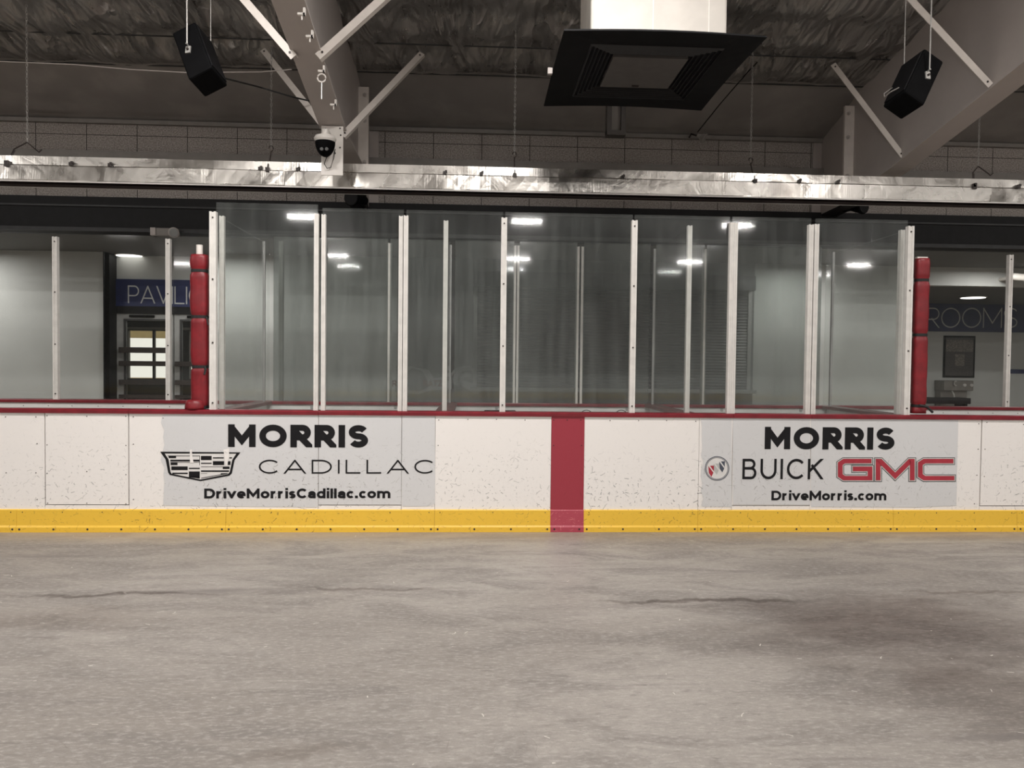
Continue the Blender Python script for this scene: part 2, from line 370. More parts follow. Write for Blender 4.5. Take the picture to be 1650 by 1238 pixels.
Z_EAVE = at(0, 190, YW).z
def roof_z(y):
    yr = -11.7
    if y < yr: y = 2*yr - y
    if y > 2.5: return 5.10 - (y-2.5)*((5.10-Z_EAVE)/1.1)
    return 5.10 + (2.5-y)*.15
roof_grid = None
xs = [-21, -17, -13, -10, -8] + [-6.5+i*.062 for i in range(258)] + [11, 13.5, 17, 21]
ys = [3.62-i*.058 for i in range(105)] + [-3.4, -6, -9, -11.7, -15, -19, -23, -27]
mb = MB(); nx = len(xs); Z_EAVE = at(0, 190, YW).z
braces_top = []
for y in ys:
    for x in xs:
        z = roof_z(y)
        if -2.4 < y < 3.4 and -6.4 < x < 9.4:
            t = (2.5-y)/.62; sag = .055*math.sin(math.pi*(t % 1))**2 if y < 2.5 else 0.03*math.sin(math.pi*(3.6-y)/1.1)
            k = .35 if y > 2.2 else 1.0
            a = mnoise.noise(Vector((x*1.5+y*.9, y*.55-x*.25, 3.1))); b = mnoise.noise(Vector((x*3.6-y*2.0, y*1.1+x*.5, 8.2)))
            c = mnoise.noise(Vector((x*7+y*5, y*2.5-x*1.2, 1.2)))
            z += -sag + k*(.055*(1-abs(a)*2.2) + .030*(1-abs(b)*2) + .012*c) - k*.05
        mb.v.append(Vector((x, y, z)))
ev = MB(); ev.v = list(mb.v); je = max(j for j, y in enumerate(ys) if y > 2.45)
for j in range(len(ys)-1):
    for i in range(nx-1): (ev if j < je else mb).f.append((j*nx+i, j*nx+i+1, (j+1)*nx+i+1, (j+1)*nx+i))
ev.v = ev.v[:(je+1)*nx]
n0 = je*nx; mb.v = mb.v[n0:]; mb.f = [tuple(k-n0 for k in f) for f in mb.f]
mb.build('ceiling', M['liner'], smooth=True, kind='structure')
ev.build('ceiling.004', M['eave'], smooth=True, kind='structure')
for i, py in enumerate((125, 83)):                  # batten lines of the roof liner, running along the wall
    yy = 2.5 if i == 0 else 1.88
    bx(-20, 20, yy-.006, yy+.006, roof_z(yy)-.018, roof_z(yy)-.004).build('trim_%d' % (4+i), M['dark_wall'], kind='structure')

zf1 = at(0, 315, YW).z                                # top of black fascia
bx(-21, 21, YW, YW+.2, zf1-.05, 5.3).build('wall_north', M['panels'], kind='structure')
za, zb_ = at(0, 196, YW).z, at(0, 190, YW).z
bx(-20, 20, YW-.06, YW, za, zb_+.004).build('trim_1', M['girt'], kind='structure')
zc1, zc2 = at(0, 249, YW).z, at(0, 242, YW).z
bx(-20, 20, YW-.10, YW, zc1-.06, zc2).build('trim_2', M['girt'], kind='structure')
f = bx(-21, 21, YW-.05, YW+.25, ZC, zf1).build('trim_3', M['fascia'], kind='structure')
zz = at(0, 330, YW).z
bx(-21, 21, YW-.075, YW-.05, zz-.012, zz+.012).build('trim_6', M['fascia_lit'], kind='structure')
bx(-21, 21, YW-.075, YW-.05, ZC, ZC+.05).build('trim_7', M['fascia_lit'], kind='structure')
bx(-21, 21, YW+.25, 6.2, ZC, ZC+.1).build('ceiling.001', M['corr_ceiling'], kind='structure')

xr0, xr1 = at(187, 500, YP).x, at(339, 500, YC).x     # pavilion recess
xh = at(1468, 500, YC).x                              # locker hall opening
bx(-21, at(174, 500, YC).x-.05, YC, YC+.15, 0, ZC).build('wall_corridor', M['wall'], kind='structure')
bx(at(174, 500, YC).x-.05, xr0, YC-.03, YP+.1, 0, ZC).build('trim_8', M['fascia'], kind='structure')
xm0, xm1 = at(640, 500, YC).x, at(1215, 500, YC).x
bx(xr1, xm0, YC, YC+.15, 0, ZC).build('wall_corridor.001', M['wall'], kind='structure')
bx(xm0, xm1, YC, YC+.15, 0, ZC).build('wall_corridor.003', M['mid_wall'], kind='structure')
bx(xm1, xh, YC, YC+.15, 0, ZC).build('wall_corridor.004', M['wall'], kind='structure')
bx(xh, 21, YC, YC+.15, at(1570, 461, YC).z, ZC).build('wall_corridor.002', M['wall'], kind='structure')
zh = at(1570, 461, YC).z
bx(xh-.6, 21, YC+.15, YR+.1, zh, zh+.1).build('ceiling.002', M['corr_ceiling'], kind='structure')
bx(xh-.15, 21, YR, YR+.15, 0, zh).build('wall_hall', M['wall'], kind='structure')
bx(xh-.15, xh, YC+.15, YR, 0, zh).build('wall_hall.001', M['wall'], kind='structure')
# pavilion wall with door openings, black header
zs0 = at(230, 494.2, YP).z; zd1 = at(230, 506, YP).z
bx(xr0, xr1, YP, YP+.12, zs0, ZC).build('wall_pavilion', M['wall'], kind='structure')
bx(xr0, xr1, YP-.03, YP+.12, zd1, zs0).build('trim_9', M['fascia'], kind='structure')
bx(xr1, xr1+.1, YC+.15, YP+.12, 0, ZC).build('wall_pavilion.001', M['wall'], kind='structure')
def door(n, p0, p1, g0, g1):
    d = bpy.data.objects.new('door_%d' % n, None); COL.objects.link(d); d['kind'] = 'structure'
    x0, x1 = at(p0, 560, YP).x, at(p1, 560, YP).x; a, b = at(g0, 560, YP).x, at(g1, 560, YP).x
    d.location = ((x0+x1)/2, YP+.03, 0)
    zt = at(230, 517, YP).z; z0 = .25
    q = MB().box(x0, a, YP, YP+.05, .01, zd1).box(b, x1, YP, YP+.05, .01, zd1).box(a, b, YP, YP+.05, zt, zd1).box(a, b, YP, YP+.05, .01, z0)
    q.build('door_leaf', M['door'], d)
    q = MB()
    for (u0, u1, v0, v1) in ((a-.03, a, z0, zt), (b, b+.03, z0, zt), (a-.03, b+.03, zt, zt+.03)): q.box(u0, u1, YP-.012, YP+.01, v0, v1)
    q.build('glazing_frame', M['dark_wall'], d)
    bx(a, b, YP+.018, YP+.03, z0, zt).build('glass_pane', M['glass_door'], d)
    for (t0, t1) in ((560, 569), (582, 590), (612, 620), (636, 642)):
        if n == 2 and t0 == 560: continue
        bx(x0+.06 if n == 1 else x0+.03, x1-.03, YP-.07, YP-.02, at(230, t1, YP).z, at(230, t0, YP).z).build('guard_rail', M['wood'], d, bevel=.005)
    bx(x0+.22, x0+.62, YP-.05, YP, zd1-.06, zd1-.02).build('door_closer', M['black'], d, bevel=.006)
door(1, 188, 279, 203, 268)
door(2, 281, 350, 293, 341)
bx(at(350, 560, YP).x, xr1, YP, YP+.12, 0, zd1).build('wall_pavilion.002', M['wall'], kind='structure')
# vestibule and outside
YV = 7.9
wz0, wz1 = at(230, 610, YV).z, at(230, 533, YV).z
wx = [at(p, 560, YV).x for p in (206, 272, 305, 340)]
q = MB().box(wx[0]-3, wx[0], YV, YV+.1, 0, 3.2).box(wx[1], wx[2], YV, YV+.1, 0, 3.2).box(wx[3], wx[3]+1.6, YV, YV+.1, 0, 3.2)
q.box(wx[0], wx[1], YV, YV+.1, 0, wz0).box(wx[0], wx[1], YV, YV+.1, wz1, 3.2).box(wx[2], wx[3], YV, YV+.1, 0, wz0).box(wx[2], wx[3], YV, YV+.1, wz1, 3.2)
q.build('wall_vestibule', M['dark_wall'], kind='structure')
bx(wx[0]-3, wx[3]+1.6, YP+.12, YV, 3.0, 3.1).build('ceiling.003', M['dark_wall'], kind='structure')
bx(wx[0]-3.1, wx[0]-3, YP+.12, YV+.1, 0, 3.2).build('wall_vestibule.001', M['dark_wall'], kind='structure')
bx(wx[3]+1.5, wx[3]+1.6, YP+.12, YV+.1, 0, 3.2).build('wall_vestibule.002', M['dark_wall'], kind='structure')
zl = at(230, 529, YV-.05).z
bx(wx[0]-.05, wx[3]+.05, YV-.07, YV, zl-.025, zl+.02).build('trim_10', M['white_metal'], kind='structure')
mx = at(248, 560, YV).x
bx(mx-.02, mx+.02, YV-.02, YV+.04, wz0, wz1).build('window_1', M['fascia'], kind='structure')
bx(wx[0]-8, wx[3]+8, YV+.1, 24, -.1, 0).build('floor.001', M['outdoor'], kind='structure')
pav = empty('picnic_shelter', (wx[0], 13, 0), 'ochre open timber shelter outside, seen through the left pavilion door window', 'shelter')
for k in range(5):
    MB().prism([(wx[0]-4+k*1.3, 11, 2.9), (wx[0]-3.88+k*1.3, 11, 2.9), (wx[0]-3.88+k*1.3, 11, 3.1), (wx[0]-4+k*1.3, 11, 3.1)], (1.2, 5, -.5)).build('rafter', M['white_metal'], pav)
bx(wx[0]-5, wx[0]+4, 11, 11.2, 2.05, 2.35).build('beam', M['ochre'], pav)
bx(wx[0]-5, wx[0]+4, 16, 16.2, .5, 1.0).build('bench_rail', M['ochre'], pav)
bx(wx[0]-5, wx[0]+5, 10.8, 17, 3.2, 3.26).build('roof_deck', M['ochre'], pav)

# far side of the rink, behind the camera (seen only as reflections)
bx(-21, 21, -27, -26.8, 0, 5.6).build('wall_south', M['panels'], kind='structure')
bx(-21, 21, -26.3, -26.2, .2, 1.07).build('wall_south.001', M['board_plain'], kind='structure')
bx(-21, 21, -26.3, -26.18, 0, .2).build('wall_south.002', M['kick'], kind='structure')
bx(-21.2, -21, -27, 12, 0, 7.5).build('wall_west', M['wall'], kind='structure')
bx(21, 21.2, -27, 12, 0, 7.5).build('wall_east', M['wall'], kind='structure')

# ================================================================== DASHER BOARDS
def X(px, Y=0, py=740): return at(px, py, Y).x
G = .003
def panel(p0, p1, label, screws=()):
    o = empty('dasher_board', ((X(p0)+X(p1))/2, .02, 0), label, 'rink board', 'white dasher boards')
    pn = bx(X(p0)+G*.5, X(p1)-G*.5, 0, .03, .02, ZB).build('board_panel', M['board'], o, bevel=.001)
    for s in screws: screw(pn, at(s[0], s[1], 0), .005)
    return o
panel(-350, 72, 'white dasher board at the far left edge, left of the first gate', [(9,672),(58,672),(60,715),(10,762),(58,762),(60,805)])
panel(208, 366, 'white dasher board right of the left bench gate, under the shield emblem', [(215,672),(215,716),(215,805),(263,674)])
panel(366, 513, 'white dasher board right of the shield emblem, left of a penalty gate', [])
panel(647, 701, 'narrow white dasher board at the right end of the left advertisement', [])
panel(701, 888, 'white scuffed dasher board immediately left of the red centre stripe', [(707,677),(754,676),(800,676),(846,677),(706,718)])
panel(941, 1126, 'white scuffed dasher board immediately right of the red centre stripe', [(983,678),(1029,678),(1074,678),(1121,679)])
panel(1126, 1180, 'narrow white dasher board behind the round three-shield emblem', [])
panel(1306, 1441, 'white dasher board under the red outlined letters', [])
panel(1441, 1580, 'white dasher board right of the right advertisement, beside the far right gate', [(1577,683),(1586-10,724),(1574,766),(1570,812)])
panel(1716, 2000, 'white dasher board beyond the right edge of the photo', [])

def post_mesh(xc, wd, y0, y1, z0, z1):      # channel post with a groove down its face
    q = MB().box(xc-wd/2, xc-wd*.18, y0, y1, z0, z1).box(xc+wd*.18, xc+wd/2, y0, y1, z0, z1).box(xc-wd*.18, xc+wd*.18, y0+.006, y1, z0, z1-.004)
    return q
def cap_mesh(x0, x1): return MB().prism([(x0, -.016, ZB), (x0, .15, ZB), (x0, .15, ZB+.03), (x0, .135, ZB+.038), (x0, .0, ZB+.038), (x0, -.016, ZB+.026)], (x1-x0, 0, 0))
ZP = ZB+.038
def gate(p0, p1, label, screws=(), glass=None):
    o = empty('bench_gate' if glass is None else 'penalty_gate', ((X(p0)+X(p1))/2, .02, .23), label, 'gate')
    g = .008 if glass is None else .003
    pn = bx(X(p0)+g, X(p1)-g, -.001, .03, .245, ZB).build('gate_panel', M['board'], o, bevel=.001)
    cap_mesh(X(p0)+.002, X(p1)-.002).build('cap_rail', M['cap'], o)
    for s in screws: screw(pn, at(s[0], s[1], 0), .005)
    if glass:
        (a0, a1), (b0, b1), ztop = glass
        xa, xb = at(a0, 500, .06).x, at(b0, 500, .06).x
        post_mesh(xa, a1, .035, .085, ZP, ZT-.005).build('glass_post', M['alu'], o)
        post_mesh(xb, b1, .035, .085, ZP, ZT-.005).build('glass_post', M['alu'], o)
        bx(xa-.02, xb+.02, .088, .100, ZP, ztop).build('glass_pane', M['glass'], o)
    return o
gs = [(76,670),(140,671),(203,671),(76,717),(203,718),(76,763),(140,760),(203,765),(77,811),(140,811),(203,812)]
gate(72, 208, 'white gate in the left bench boards with a dark gap all round', gs)
gate(513, 647, 'white penalty box gate carrying tall glass, under the left advertisement', (), ((521.5, .036), (645.5, .036), 2.935))
gate(1180, 1306, 'white penalty box gate carrying tall glass, under the right advertisement', (), ((1182.5, .036), (1303, .044), 2.935))
gate(1580, 1716, 'white gate cut by the right edge of the photo', [(1590,681),(1649,684),(1587,724),(1586,768)])
for (a, b, lab) in ((72, 208, 'white sill strip and dark gap around the left bench gate'), (513, 647, 'white sill strip and dark gap around the penalty gate under the left advertisement'),
                    (1180, 1306, 'white sill strip and dark gap around the penalty gate under the right advertisement'), (1580, 1716, 'white sill strip and dark gap around the gate at the right edge')):
    gf = empty('gate_frame', ((X(a)+X(b))/2, .04, .18), lab, 'gate frame', 'gate frames')
    bx(X(a)+.001, X(b)-.001, -.001, .03, .18, .238).build('sill', M['board'], gf, bevel=.001)
    for xx in (X(a), X(b)): bx(xx-.035, xx+.035, .036, .09, .18, ZB-.01).build('gap_backing', M['black'], gf, label='black backing added to darken the gap')  # black strips behind the gaps, added so the gaps look shaded
    bx(X(a), X(b), .036, .09, .18, .27).build('low_gap_backing', M['black'], gf, label='black backing added to darken the bottom gap')
for (a, b, lab) in ((-350, 72, 'red cap rail piece at the far left edge of the boards'), (208, 513, 'red cap rail over the left advertisement, below the left red pad'),
                    (647, 1180, 'long red cap rail over the centre stripe between the two penalty gates'), (1306, 1580, 'red cap rail over the red outlined letters, below the right red pad'),
                    (1716, 2000, 'red cap rail piece beyond the right edge')):
    cap_mesh(X(a), X(b)).build('cap_rail', M['cap'], label=lab, cat='cap rail', group='red cap rails')

def kick_mesh(x0, x1, e=0.0):
    return MB().prism([(x0, .0, 0), (x0, -.030-e, 0), (x0, -.030-e, .044), (x0, -.0255-e, .052), (x0, -.020-e, .060), (x0, -.016-e, .197), (x0, -.012-e, .203), (x0, 0, .203)], (x1-x0, 0, 0))
klist = [(-350, 33-5, 'yellow kick plate at the far left edge of the boards'), (28, 365, 'yellow kick plate below the left bench gate and shield emblem'),
         (365, 701, 'yellow kick plate below the right half of the left advertisement'), (701, 888, 'yellow kick plate just left of the red centre stripe'),
         (941, 1125, 'yellow kick plate just right of the red centre stripe'), (1125, 1440, 'yellow kick plate below the round badge and left half of right advertisement'),
         (1440, 1639, 'yellow kick plate below the right end of the right advertisement'), (1639, 2000, 'yellow kick plate at the far right edge of the boards')]
klist[0] = (-350, 28, klist[0][2])
for (a, b, lab) in klist:
    o = empty('kick_plate', ((X(a)+X(b))/2, -.01, 0), lab, 'kick plate', 'yellow kick plates')
    kp = kick_mesh(X(a)+.001, X(b)-.001).build('plate', M['kick'], o)
    n = max(2, round((X(b)-X(a))/.275))
    for i in range(n):
        x = X(a)+.03 + (X(b)-X(a)-.06)*i/(n-1)
        if X(-20) < x < X(1670): MB().lathe((x, -.030, .028), [(.009, 0), (.009, .002), (.005, .004)], 10, (0,-1,0)).build('bolt', M['bolt'], kp)
    n2 = max(2, round((X(b)-X(a))/.32))
    for i in range(n2):
        x = X(a)+.05 + (X(b)-X(a)-.1)*i/(n2-1)
        if X(-20) < x < X(1670): MB().lathe((x, -.016, .178), [(.005, 0), (.005, .002)], 8, (0,-1,0)).build('bolt', M['bolt'], kp)
o = empty('centre_line_strip', (X(914), 0, 0), 'red centre stripe running down the white boards to the floor', 'stripe')
bx(X(888), X(941), -.004, .03, .203, ZB).build('board_strip', M['red_board'], o)
kick_mesh(X(888)-.002, X(941)+.002, .002).build('kick_strip', M['red_kick'], o, label='lighter red kick strip')
for s in ((892,677),(914,677),(936,677),(892,718),(937,718)): screw(o, at(s[0], s[1], -.004), .005, 'bolt')
for s in ((894, .028), (934, .028)): MB().lathe((X(s[0]), -.032, s[1]), [(.009, 0), (.009, .002)], 10, (0,-1,0)).build('bolt', M['bolt'], o)

# ================================================================== LETTERING
def clip(poly, lo, hi):
    for (lim, sgn) in ((lo, 1), (hi, -1)):
        out = []
        for i in range(len(poly)):
            a, b = poly[i], poly[(i+1) % len(poly)]; da, db = sgn*(a[1]-lim), sgn*(b[1]-lim)
            if da >= 0: out.append(a)
            if (da >= 0) != (db >= 0):
                t = da/(da-db); out.append((a[0]+(b[0]-a[0])*t, a[1]+(b[1]-a[1])*t))
        poly = out
        if len(poly) < 3: return []
    return poly
def arc(cx, cy, rx, ry, a0, a1, n=18): return [(cx+rx*math.cos(math.radians(a0+(a1-a0)*i/n)), cy+ry*math.sin(math.radians(a0+(a1-a0)*i/n))) for i in range(n+1)]
OV = arc(.5, .5, .5, .5, 0, 360, 32)
SS = arc(.5, .75, .5, .25, 25, 270, 16)[:-1] + arc(.5, .25, .5, .25, 90, -155, 16)
GL = {  # name: (width, [(stroke, cap)]), stroke centre lines in a 0..1 box
 'M': (1.12, [([(0,0),(0,1)],'s'), ([(1,0),(1,1)],'s'), ([(0,1),(.5,.22),(1,1)],'c')]),
 'O': (1.12, [(OV,'o')]), 'I': (0, [([(.5,0),(.5,1)],'s')]), 'S': (.80, [(SS,'b')]),
 'R': (.84, [([(0,0),(0,1)],'s'), ([(0,1),(.5,1)]+arc(.62,.71,.38,.29,90,-90,12)+[(0,.42)],'b'), ([(.52,.42),(1,0)],'c')]),
 'P': (.78, [([(0,0),(0,1)],'s'), ([(0,1),(.5,1)]+arc(.6,.71,.4,.29,90,-90,12)+[(0,.42)],'b')]),
 'C': (.90, [(arc(.57,.5,.57,.5,42,318,26),'b')]), 'A': (1.0, [([(0,0),(.5,1),(1,0)],'c'), ([(.17,.28),(.83,.28)],'b')]),
 'D': (.95, [([(0,0),(0,1)],'s'), ([(0,1),(.4,1)]+arc(.45,.5,.55,.5,90,-90,18)+[(0,0)],'b')]),
 'L': (.70, [([(0,1),(0,0),(1,0)],'s')]), 'U': (.85, [([(0,1),(0,.42)]+arc(.5,.42,.5,.42,180,360,14)+[(1,.42),(1,1)],'s')]),
 'B': (.74, [([(0,0),(0,1)],'s'), ([(0,1),(.5,1)]+arc(.55,.77,.36,.23,90,-90,10)+[(0,.54)],'b'), ([(0,.54),(.6,.54)]+arc(.65,.27,.35,.27,90,-90,10)+[(0,0)],'b')]),
 'K': (.78, [([(0,0),(0,1)],'s'), ([(0,.36),(1,1.04)],'c'), ([(.36,.6),(1,0)],'c')]),
 'V': (.95, [([(0,1),(.5,0),(1,1)],'c')]), 'N': (.9, [([(0,0),(0,1)],'s'), ([(1,0),(1,1)],'s'), ([(0,1),(1,0)],'c')]),
 'T': (.8, [([(0,1),(1,1)],'s'), ([(.5,0),(.5,1)],'s')]), 'Z': (.8, [([(0,1),(1,1),(0,0),(1,0)],'s')]),
 # lower case, drawn to the x-height
 'r': (.60, [([(0,0),(0,1)],'s'), ([(0,.62)]+arc(.80,.42,.80,.58,150,80,8),'b')]), 'i': (0, [([(.5,0),(.5,1)],'s')]), 'l': (0, [([(.5,0),(.5,1)],'s')]),
 'v': (.80, [([(0,1),(.5,0),(1,1)],'c')]), 'e': (.82, [([(.0,.46),(1,.46)]+arc(.5,.5,.5,.5,0,312,24),'b')]), 'o': (.84, [(OV,'o')]),
 's': (.62, [(SS,'b')]), 'a': (.74, [([(1,0),(1,.62)]+arc(.52,.62,.48,.38,0,150,10),'s'), ([(1,.56),(.5,.56)]+arc(.45,.28,.45,.28,90,270,10)+[(1,.06)],'b')]),
 'd': (.84, [(OV,'o')]), 'c': (.70, [(arc(.57,.5,.57,.5,42,318,22),'b')]),
 'm': (1.28, [([(0,0),(0,1)],'s'), ([(0,.5)]+arc(.25,.62,.25,.38,180,0,10)+[(.5,0)],'s'), ([(.5,.5)]+arc(.75,.62,.25,.38,180,0,10)+[(1,0)],'s')]),
}
def ribbon(pts, wd, cap):
    """quads (2D) along a polyline of constant width, mitred"""
    pts = [Vector(p) for i, p in enumerate(pts) if i == 0 or (Vector(p)-Vector(pts[i-1])).length > 1e-5]; closed = cap == 'o'
    if closed: pts = pts[:-1]
    n = len(pts)
    if not closed and cap in 'sc':
        e = wd/2 if cap == 's' else wd*1.2
        pts[0] = pts[0] - (pts[1]-pts[0]).normalized()*e; pts[-1] = pts[-1] + (pts[-1]-pts[-2]).normalized()*e
    Ls, Rs = [], []
    for i in range(n):
        a = pts[(i-1) % n] if closed or i > 0 else None; b = pts[(i+1) % n] if closed or i < n-1 else None
        d1 = (pts[i]-a).normalized() if a is not None else None; d2 = (b-pts[i]).normalized() if b is not None else None
        if d1 is None: d1 = d2
        if d2 is None: d2 = d1
        n1 = Vector((-d1.y, d1.x)); n2 = Vector((-d2.y, d2.x)); mm = n1+n2
        mm = n1 if mm.length < .05 else mm.normalized()
        k = wd/2/max(.18, mm.dot(n1)); Ls.append(pts[i]+mm*k); Rs.append(pts[i]-mm*k)
    idx = range(n) if closed else range(n-1)
    return [[tuple(Ls[i]), tuple(Ls[(i+1) % n]), tuple(Rs[(i+1) % n]), tuple(Rs[i])] for i in idx]
def text_polys(txt, wt, gap, wscale=1.0, xh=.74):
    """2D polygons for a line of text with cap height 1; returns polys and total width"""
    x = 0; out = []
    for ch in txt:
        if ch == ' ': x += .4; continue
        if ch == '.': out.append([(x,0),(x+wt*1.15,0),(x+wt*1.15,wt*1.15),(x,wt*1.15)]); x += wt*1.15+gap; continue
        low = ch.islower(); h = xh if low and ch != 'l' else 1.0
        gw, st = GL[ch]; gw = gw*h*wscale if not low else gw*wscale*.92; gw = max(gw, wt)
        for pts, cap in st:
            q = [(x+wt/2+p[0]*(gw-wt), wt/2+p[1]*(h-wt)) for p in pts]
            for poly in ribbon(q, wt, cap):
                poly = clip(poly, -.012 if cap in 'ob' else 0, h+(.012 if cap in 'ob' else 0))
                if poly and ch in 'MNKBDLR':
                    poly = [(b, a) for a, b in clip([(b, a) for a, b in poly], x, x+gw+(.06 if ch in 'RK' else 0))]
                if poly: out.append(poly)
        if ch == 'i': out.append([(x, xh+.10),(x+wt, xh+.10),(x+wt, xh+.10+wt*.9),(x, xh+.10+wt*.9)])
        if ch == 'd': out.append([(x+gw-wt, 0),(x+gw, 0),(x+gw, 1),(x+gw-wt, 1)])
        x += gw+gap
    return out, x-gap
def text_obj(name, txt, px0, px1, pyb, pyt, Y, mat, parent, wt, gap, wscale=1.0, drop=0.0, label=None):
    """lettering between two pixel columns, standing on plane y=Y; drop: fall of the line to the right (px)"""
    polys, tw = text_polys(txt, wt, gap, wscale); A, B, T = at(px0, pyb, Y), at(px1, pyb+drop, Y), at(px0, pyt, Y)
    ux = (B-A)/tw; uz = Vector((0, 0, T.z-A.z)); q = MB()
    for i, p in enumerate(polys):
        pts = [A+ux*a+uz*b+Vector((0, -.00003*(i % 40), 0)) for a, b in p]; q.prism(pts, (0, .0012, 0))
    return q.build(name, mat, parent, label=label)
def px_poly(mb, pts, Y, th=.0012):
    return mb.prism([at(a, b, Y) for a, b in pts], (0, th, 0))

# ---- left advertisement
def jag(x, y0, y1, n, amp, seed):
    r = random.Random(seed); return [(x+r.uniform(-amp, amp), y0+(y1-y0)*i/n) for i in range(n+1)]
YA = -.0045
ad = empty('advertising_sheet', (X(480), -.003, .24), 'grey vinyl advertisement with a black shield crest on the left boards', 'advertisement')
q = MB()
px_poly(q, jag(262, 814, 669, 12, 3.2, 5) + [(269, 668.6), (512.5, 670), (512.5, 818), (268, 815)], -.0025)
px_poly(q, [(513.6, 813.5), (513.6, 670.5), (646.6, 671), (646.6, 813.5)], -.0025)
px_poly(q, [(647.6, 816), (647.6, 671), (701, 671.5), (701, 812), (690, 816)], -.0025)
q.build('vinyl_sheet', M['vinyl'], ad)
text_obj('heading', 'MORRIS', 367.5, 593, 720.5, 684, YA, M['ink'], ad, .268, .15, 1.0, 1)
text_obj('maker_name', 'CADILLAC', 417, 698, 763.5, 741, YA, M['ink'], ad, .108, .40, 1.40, 0)
text_obj('web_address', 'DriveMorrisCadillac.com', 329, 629, 803.5, 787.5, YA, M['ink'], ad, .232, .095, 1.0, -.5)
def zc(x, y): return (240+x/9.167, 715+y/9.167)
em = MB()
outer = [(165,120),(1352,130),(1265,245),(1225,440),(1190,475),(762,556),(310,465),(285,430),(245,235)]
inner = [(232,148),(1290,150),(1232,238),(1192,425),(1165,452),(760,532),(335,446),(318,420),(290,235)]
for i in range(len(outer)):
    j = (i+1) % len(outer); px_poly(em, [zc(*outer[i]), zc(*outer[j]), zc(*inner[j]), zc(*inner[i])], YA)
for r in ((275,178,745,186),(290,180,400,216),(315,238,745,264),(315,274,745,280),(320,282,420,318),(330,338,572,392),(590,358,750,376),(345,430,572,450),
          (590,412,750,498),(768,183,925,244),(945,203,1105,220),(1188,203,1228,220),(768,284,925,300),(945,260,1110,318),(1165,260,1205,318),
          (770,340,1190,346),(1090,342,1190,376),(768,396,1182,418),(745,178,751,320),(768,440,860,444)):
    px_poly(em, [zc(r[0],r[3]), zc(r[2],r[3]), zc(r[2],r[1]), zc(r[0],r[1])], YA-.0008)
px_poly(em, [zc(590,498), zc(750,518), zc(750,490), zc(590,490)], YA-.0008)
px_poly(em, [zc(770,518), zc(1165,445), zc(1165,436), zc(1060,440), zc(1060,455), zc(770,508)], YA-.0008)
shp = MB(); px_poly(shp, [zc(*p) for p in reversed(outer)], -.0036, .0006); shp.build('shield_ground', M['paper'], ad, label='pale shield ground')
em.build('shield_emblem', M['ink'], ad, label='black shield emblem')
ts = MB(); px_poly(ts, [zc(605,285), zc(660,285), zc(640,190), zc(630,85), zc(605,95)], YA-.003); px_poly(ts, [zc(1135,325), zc(1155,325), zc(1180,200), zc(1185,70), zc(1100,90)], YA-.003)
ts.build('torn_patch', M['board'], ad, label='torn white patches over the emblem')
# ---- right advertisement
ad = empty('advertising_sheet', (X(1340), -.003, .24), 'grey vinyl advertisement with red outlined letters and round badge on the right boards', 'advertisement')
q = MB()
px_poly(q, jag(1131, 815, 676, 12, 2.2, 8) + [(1179, 674), (1179, 817), (1133, 817)], -.0025)
px_poly(q, [(1180.8, 813.5), (1180.8, 674.5), (1305.4, 675), (1305.4, 814)], -.0025)
px_poly(q, [(1306.8, 817), (1306.8, 675), (1544, 677), (1541, 815), (1480, 818)], -.0025)
q.build('vinyl_sheet', M['vinyl'], ad)
text_obj('heading', 'MORRIS', 1232, 1441, 724, 688, YA, M['ink'], ad, .268, .15, 1.0, 1)
text_obj('maker_name', 'BUICK', 1196, 1325, 772.5, 739.5, YA, M['ink'], ad, .128, .21, 1.0, 0)
text_obj('web_address', 'DriveMorris.com', 1243, 1428, 806.5, 791, YA, M['ink'], ad, .232, .095, 1.0, 0)
GM = [[(1,1),(.14,1),(0,.84),(0,.16),(.14,0),(1,0),(1,.54),(.5,.54)], [(0,-.12),(0,1),(.06,1),(.5,.14),(.94,1),(1,1),(1,-.12)], [(1,1),(.14,1),(0,.84),(0,.16),(.14,0),(1,0)]]
for k, (name, mat, ex) in enumerate((('letter_outline', 'ink', 4.8), ('letter_border', 'silver_ink', 3.2), ('letters', 'gmcred', 0))):
    q = MB()
    for pts, (x0, x1) in zip(GM, ((1354, 1402), (1415, 1470), (1483, 1534))):
        y0, y1 = 743, 771; cap = 's' if k else 's'
        wdt = 7.6+ex
        P2 = [(x0+a*(x1-x0), y1-b*(y1-y0)) for a, b in pts]
        if pts is GM[1]:
            P2[0] = (P2[0][0], y1+1.2-0); P2[-1] = (P2[-1][0], y1+1.2)
        else:
            P2[0] = (P2[0][0]-1.5, P2[0][1])
            P2[-1] = (P2[-1][0], P2[-1][1])
        for poly in ribbon(P2, wdt, 's'):
            poly = clip(poly, y0-3.3-ex/2, y1+3.3+ex/2)
            if poly: px_poly(q, poly[::-1], YA-.001*k)
    q.build(name, M[mat], ad, label=('red letters' if k == 2 else None))
bd = MB(); cx, cy, rr = 1155.5, 755, 19.5
bd2 = MB(); px_poly(bd2, [(cx+rr*math.cos(a*math.pi/20), cy+rr*math.sin(a*math.pi/20)) for a in range(40)], YA+.0005); bd2.build('badge_ground', M['paper'], ad, label='pale round badge ground')
for (r0, r1) in ((19.6, 18.4), (17.6, 16.9)):
    for a in range(40):
        u, v = a*math.pi/20, (a+1)*math.pi/20
        px_poly(bd, [(cx+r0*math.cos(u), cy+r0*math.sin(u)), (cx+r0*math.cos(v), cy+r0*math.sin(v)), (cx+r1*math.cos(v), cy+r1*math.sin(v)), (cx+r1*math.cos(u), cy+r1*math.sin(u))], YA-.001)
bd.build('badge_ring', M['slate_ink'], ad, label='dark badge ring')
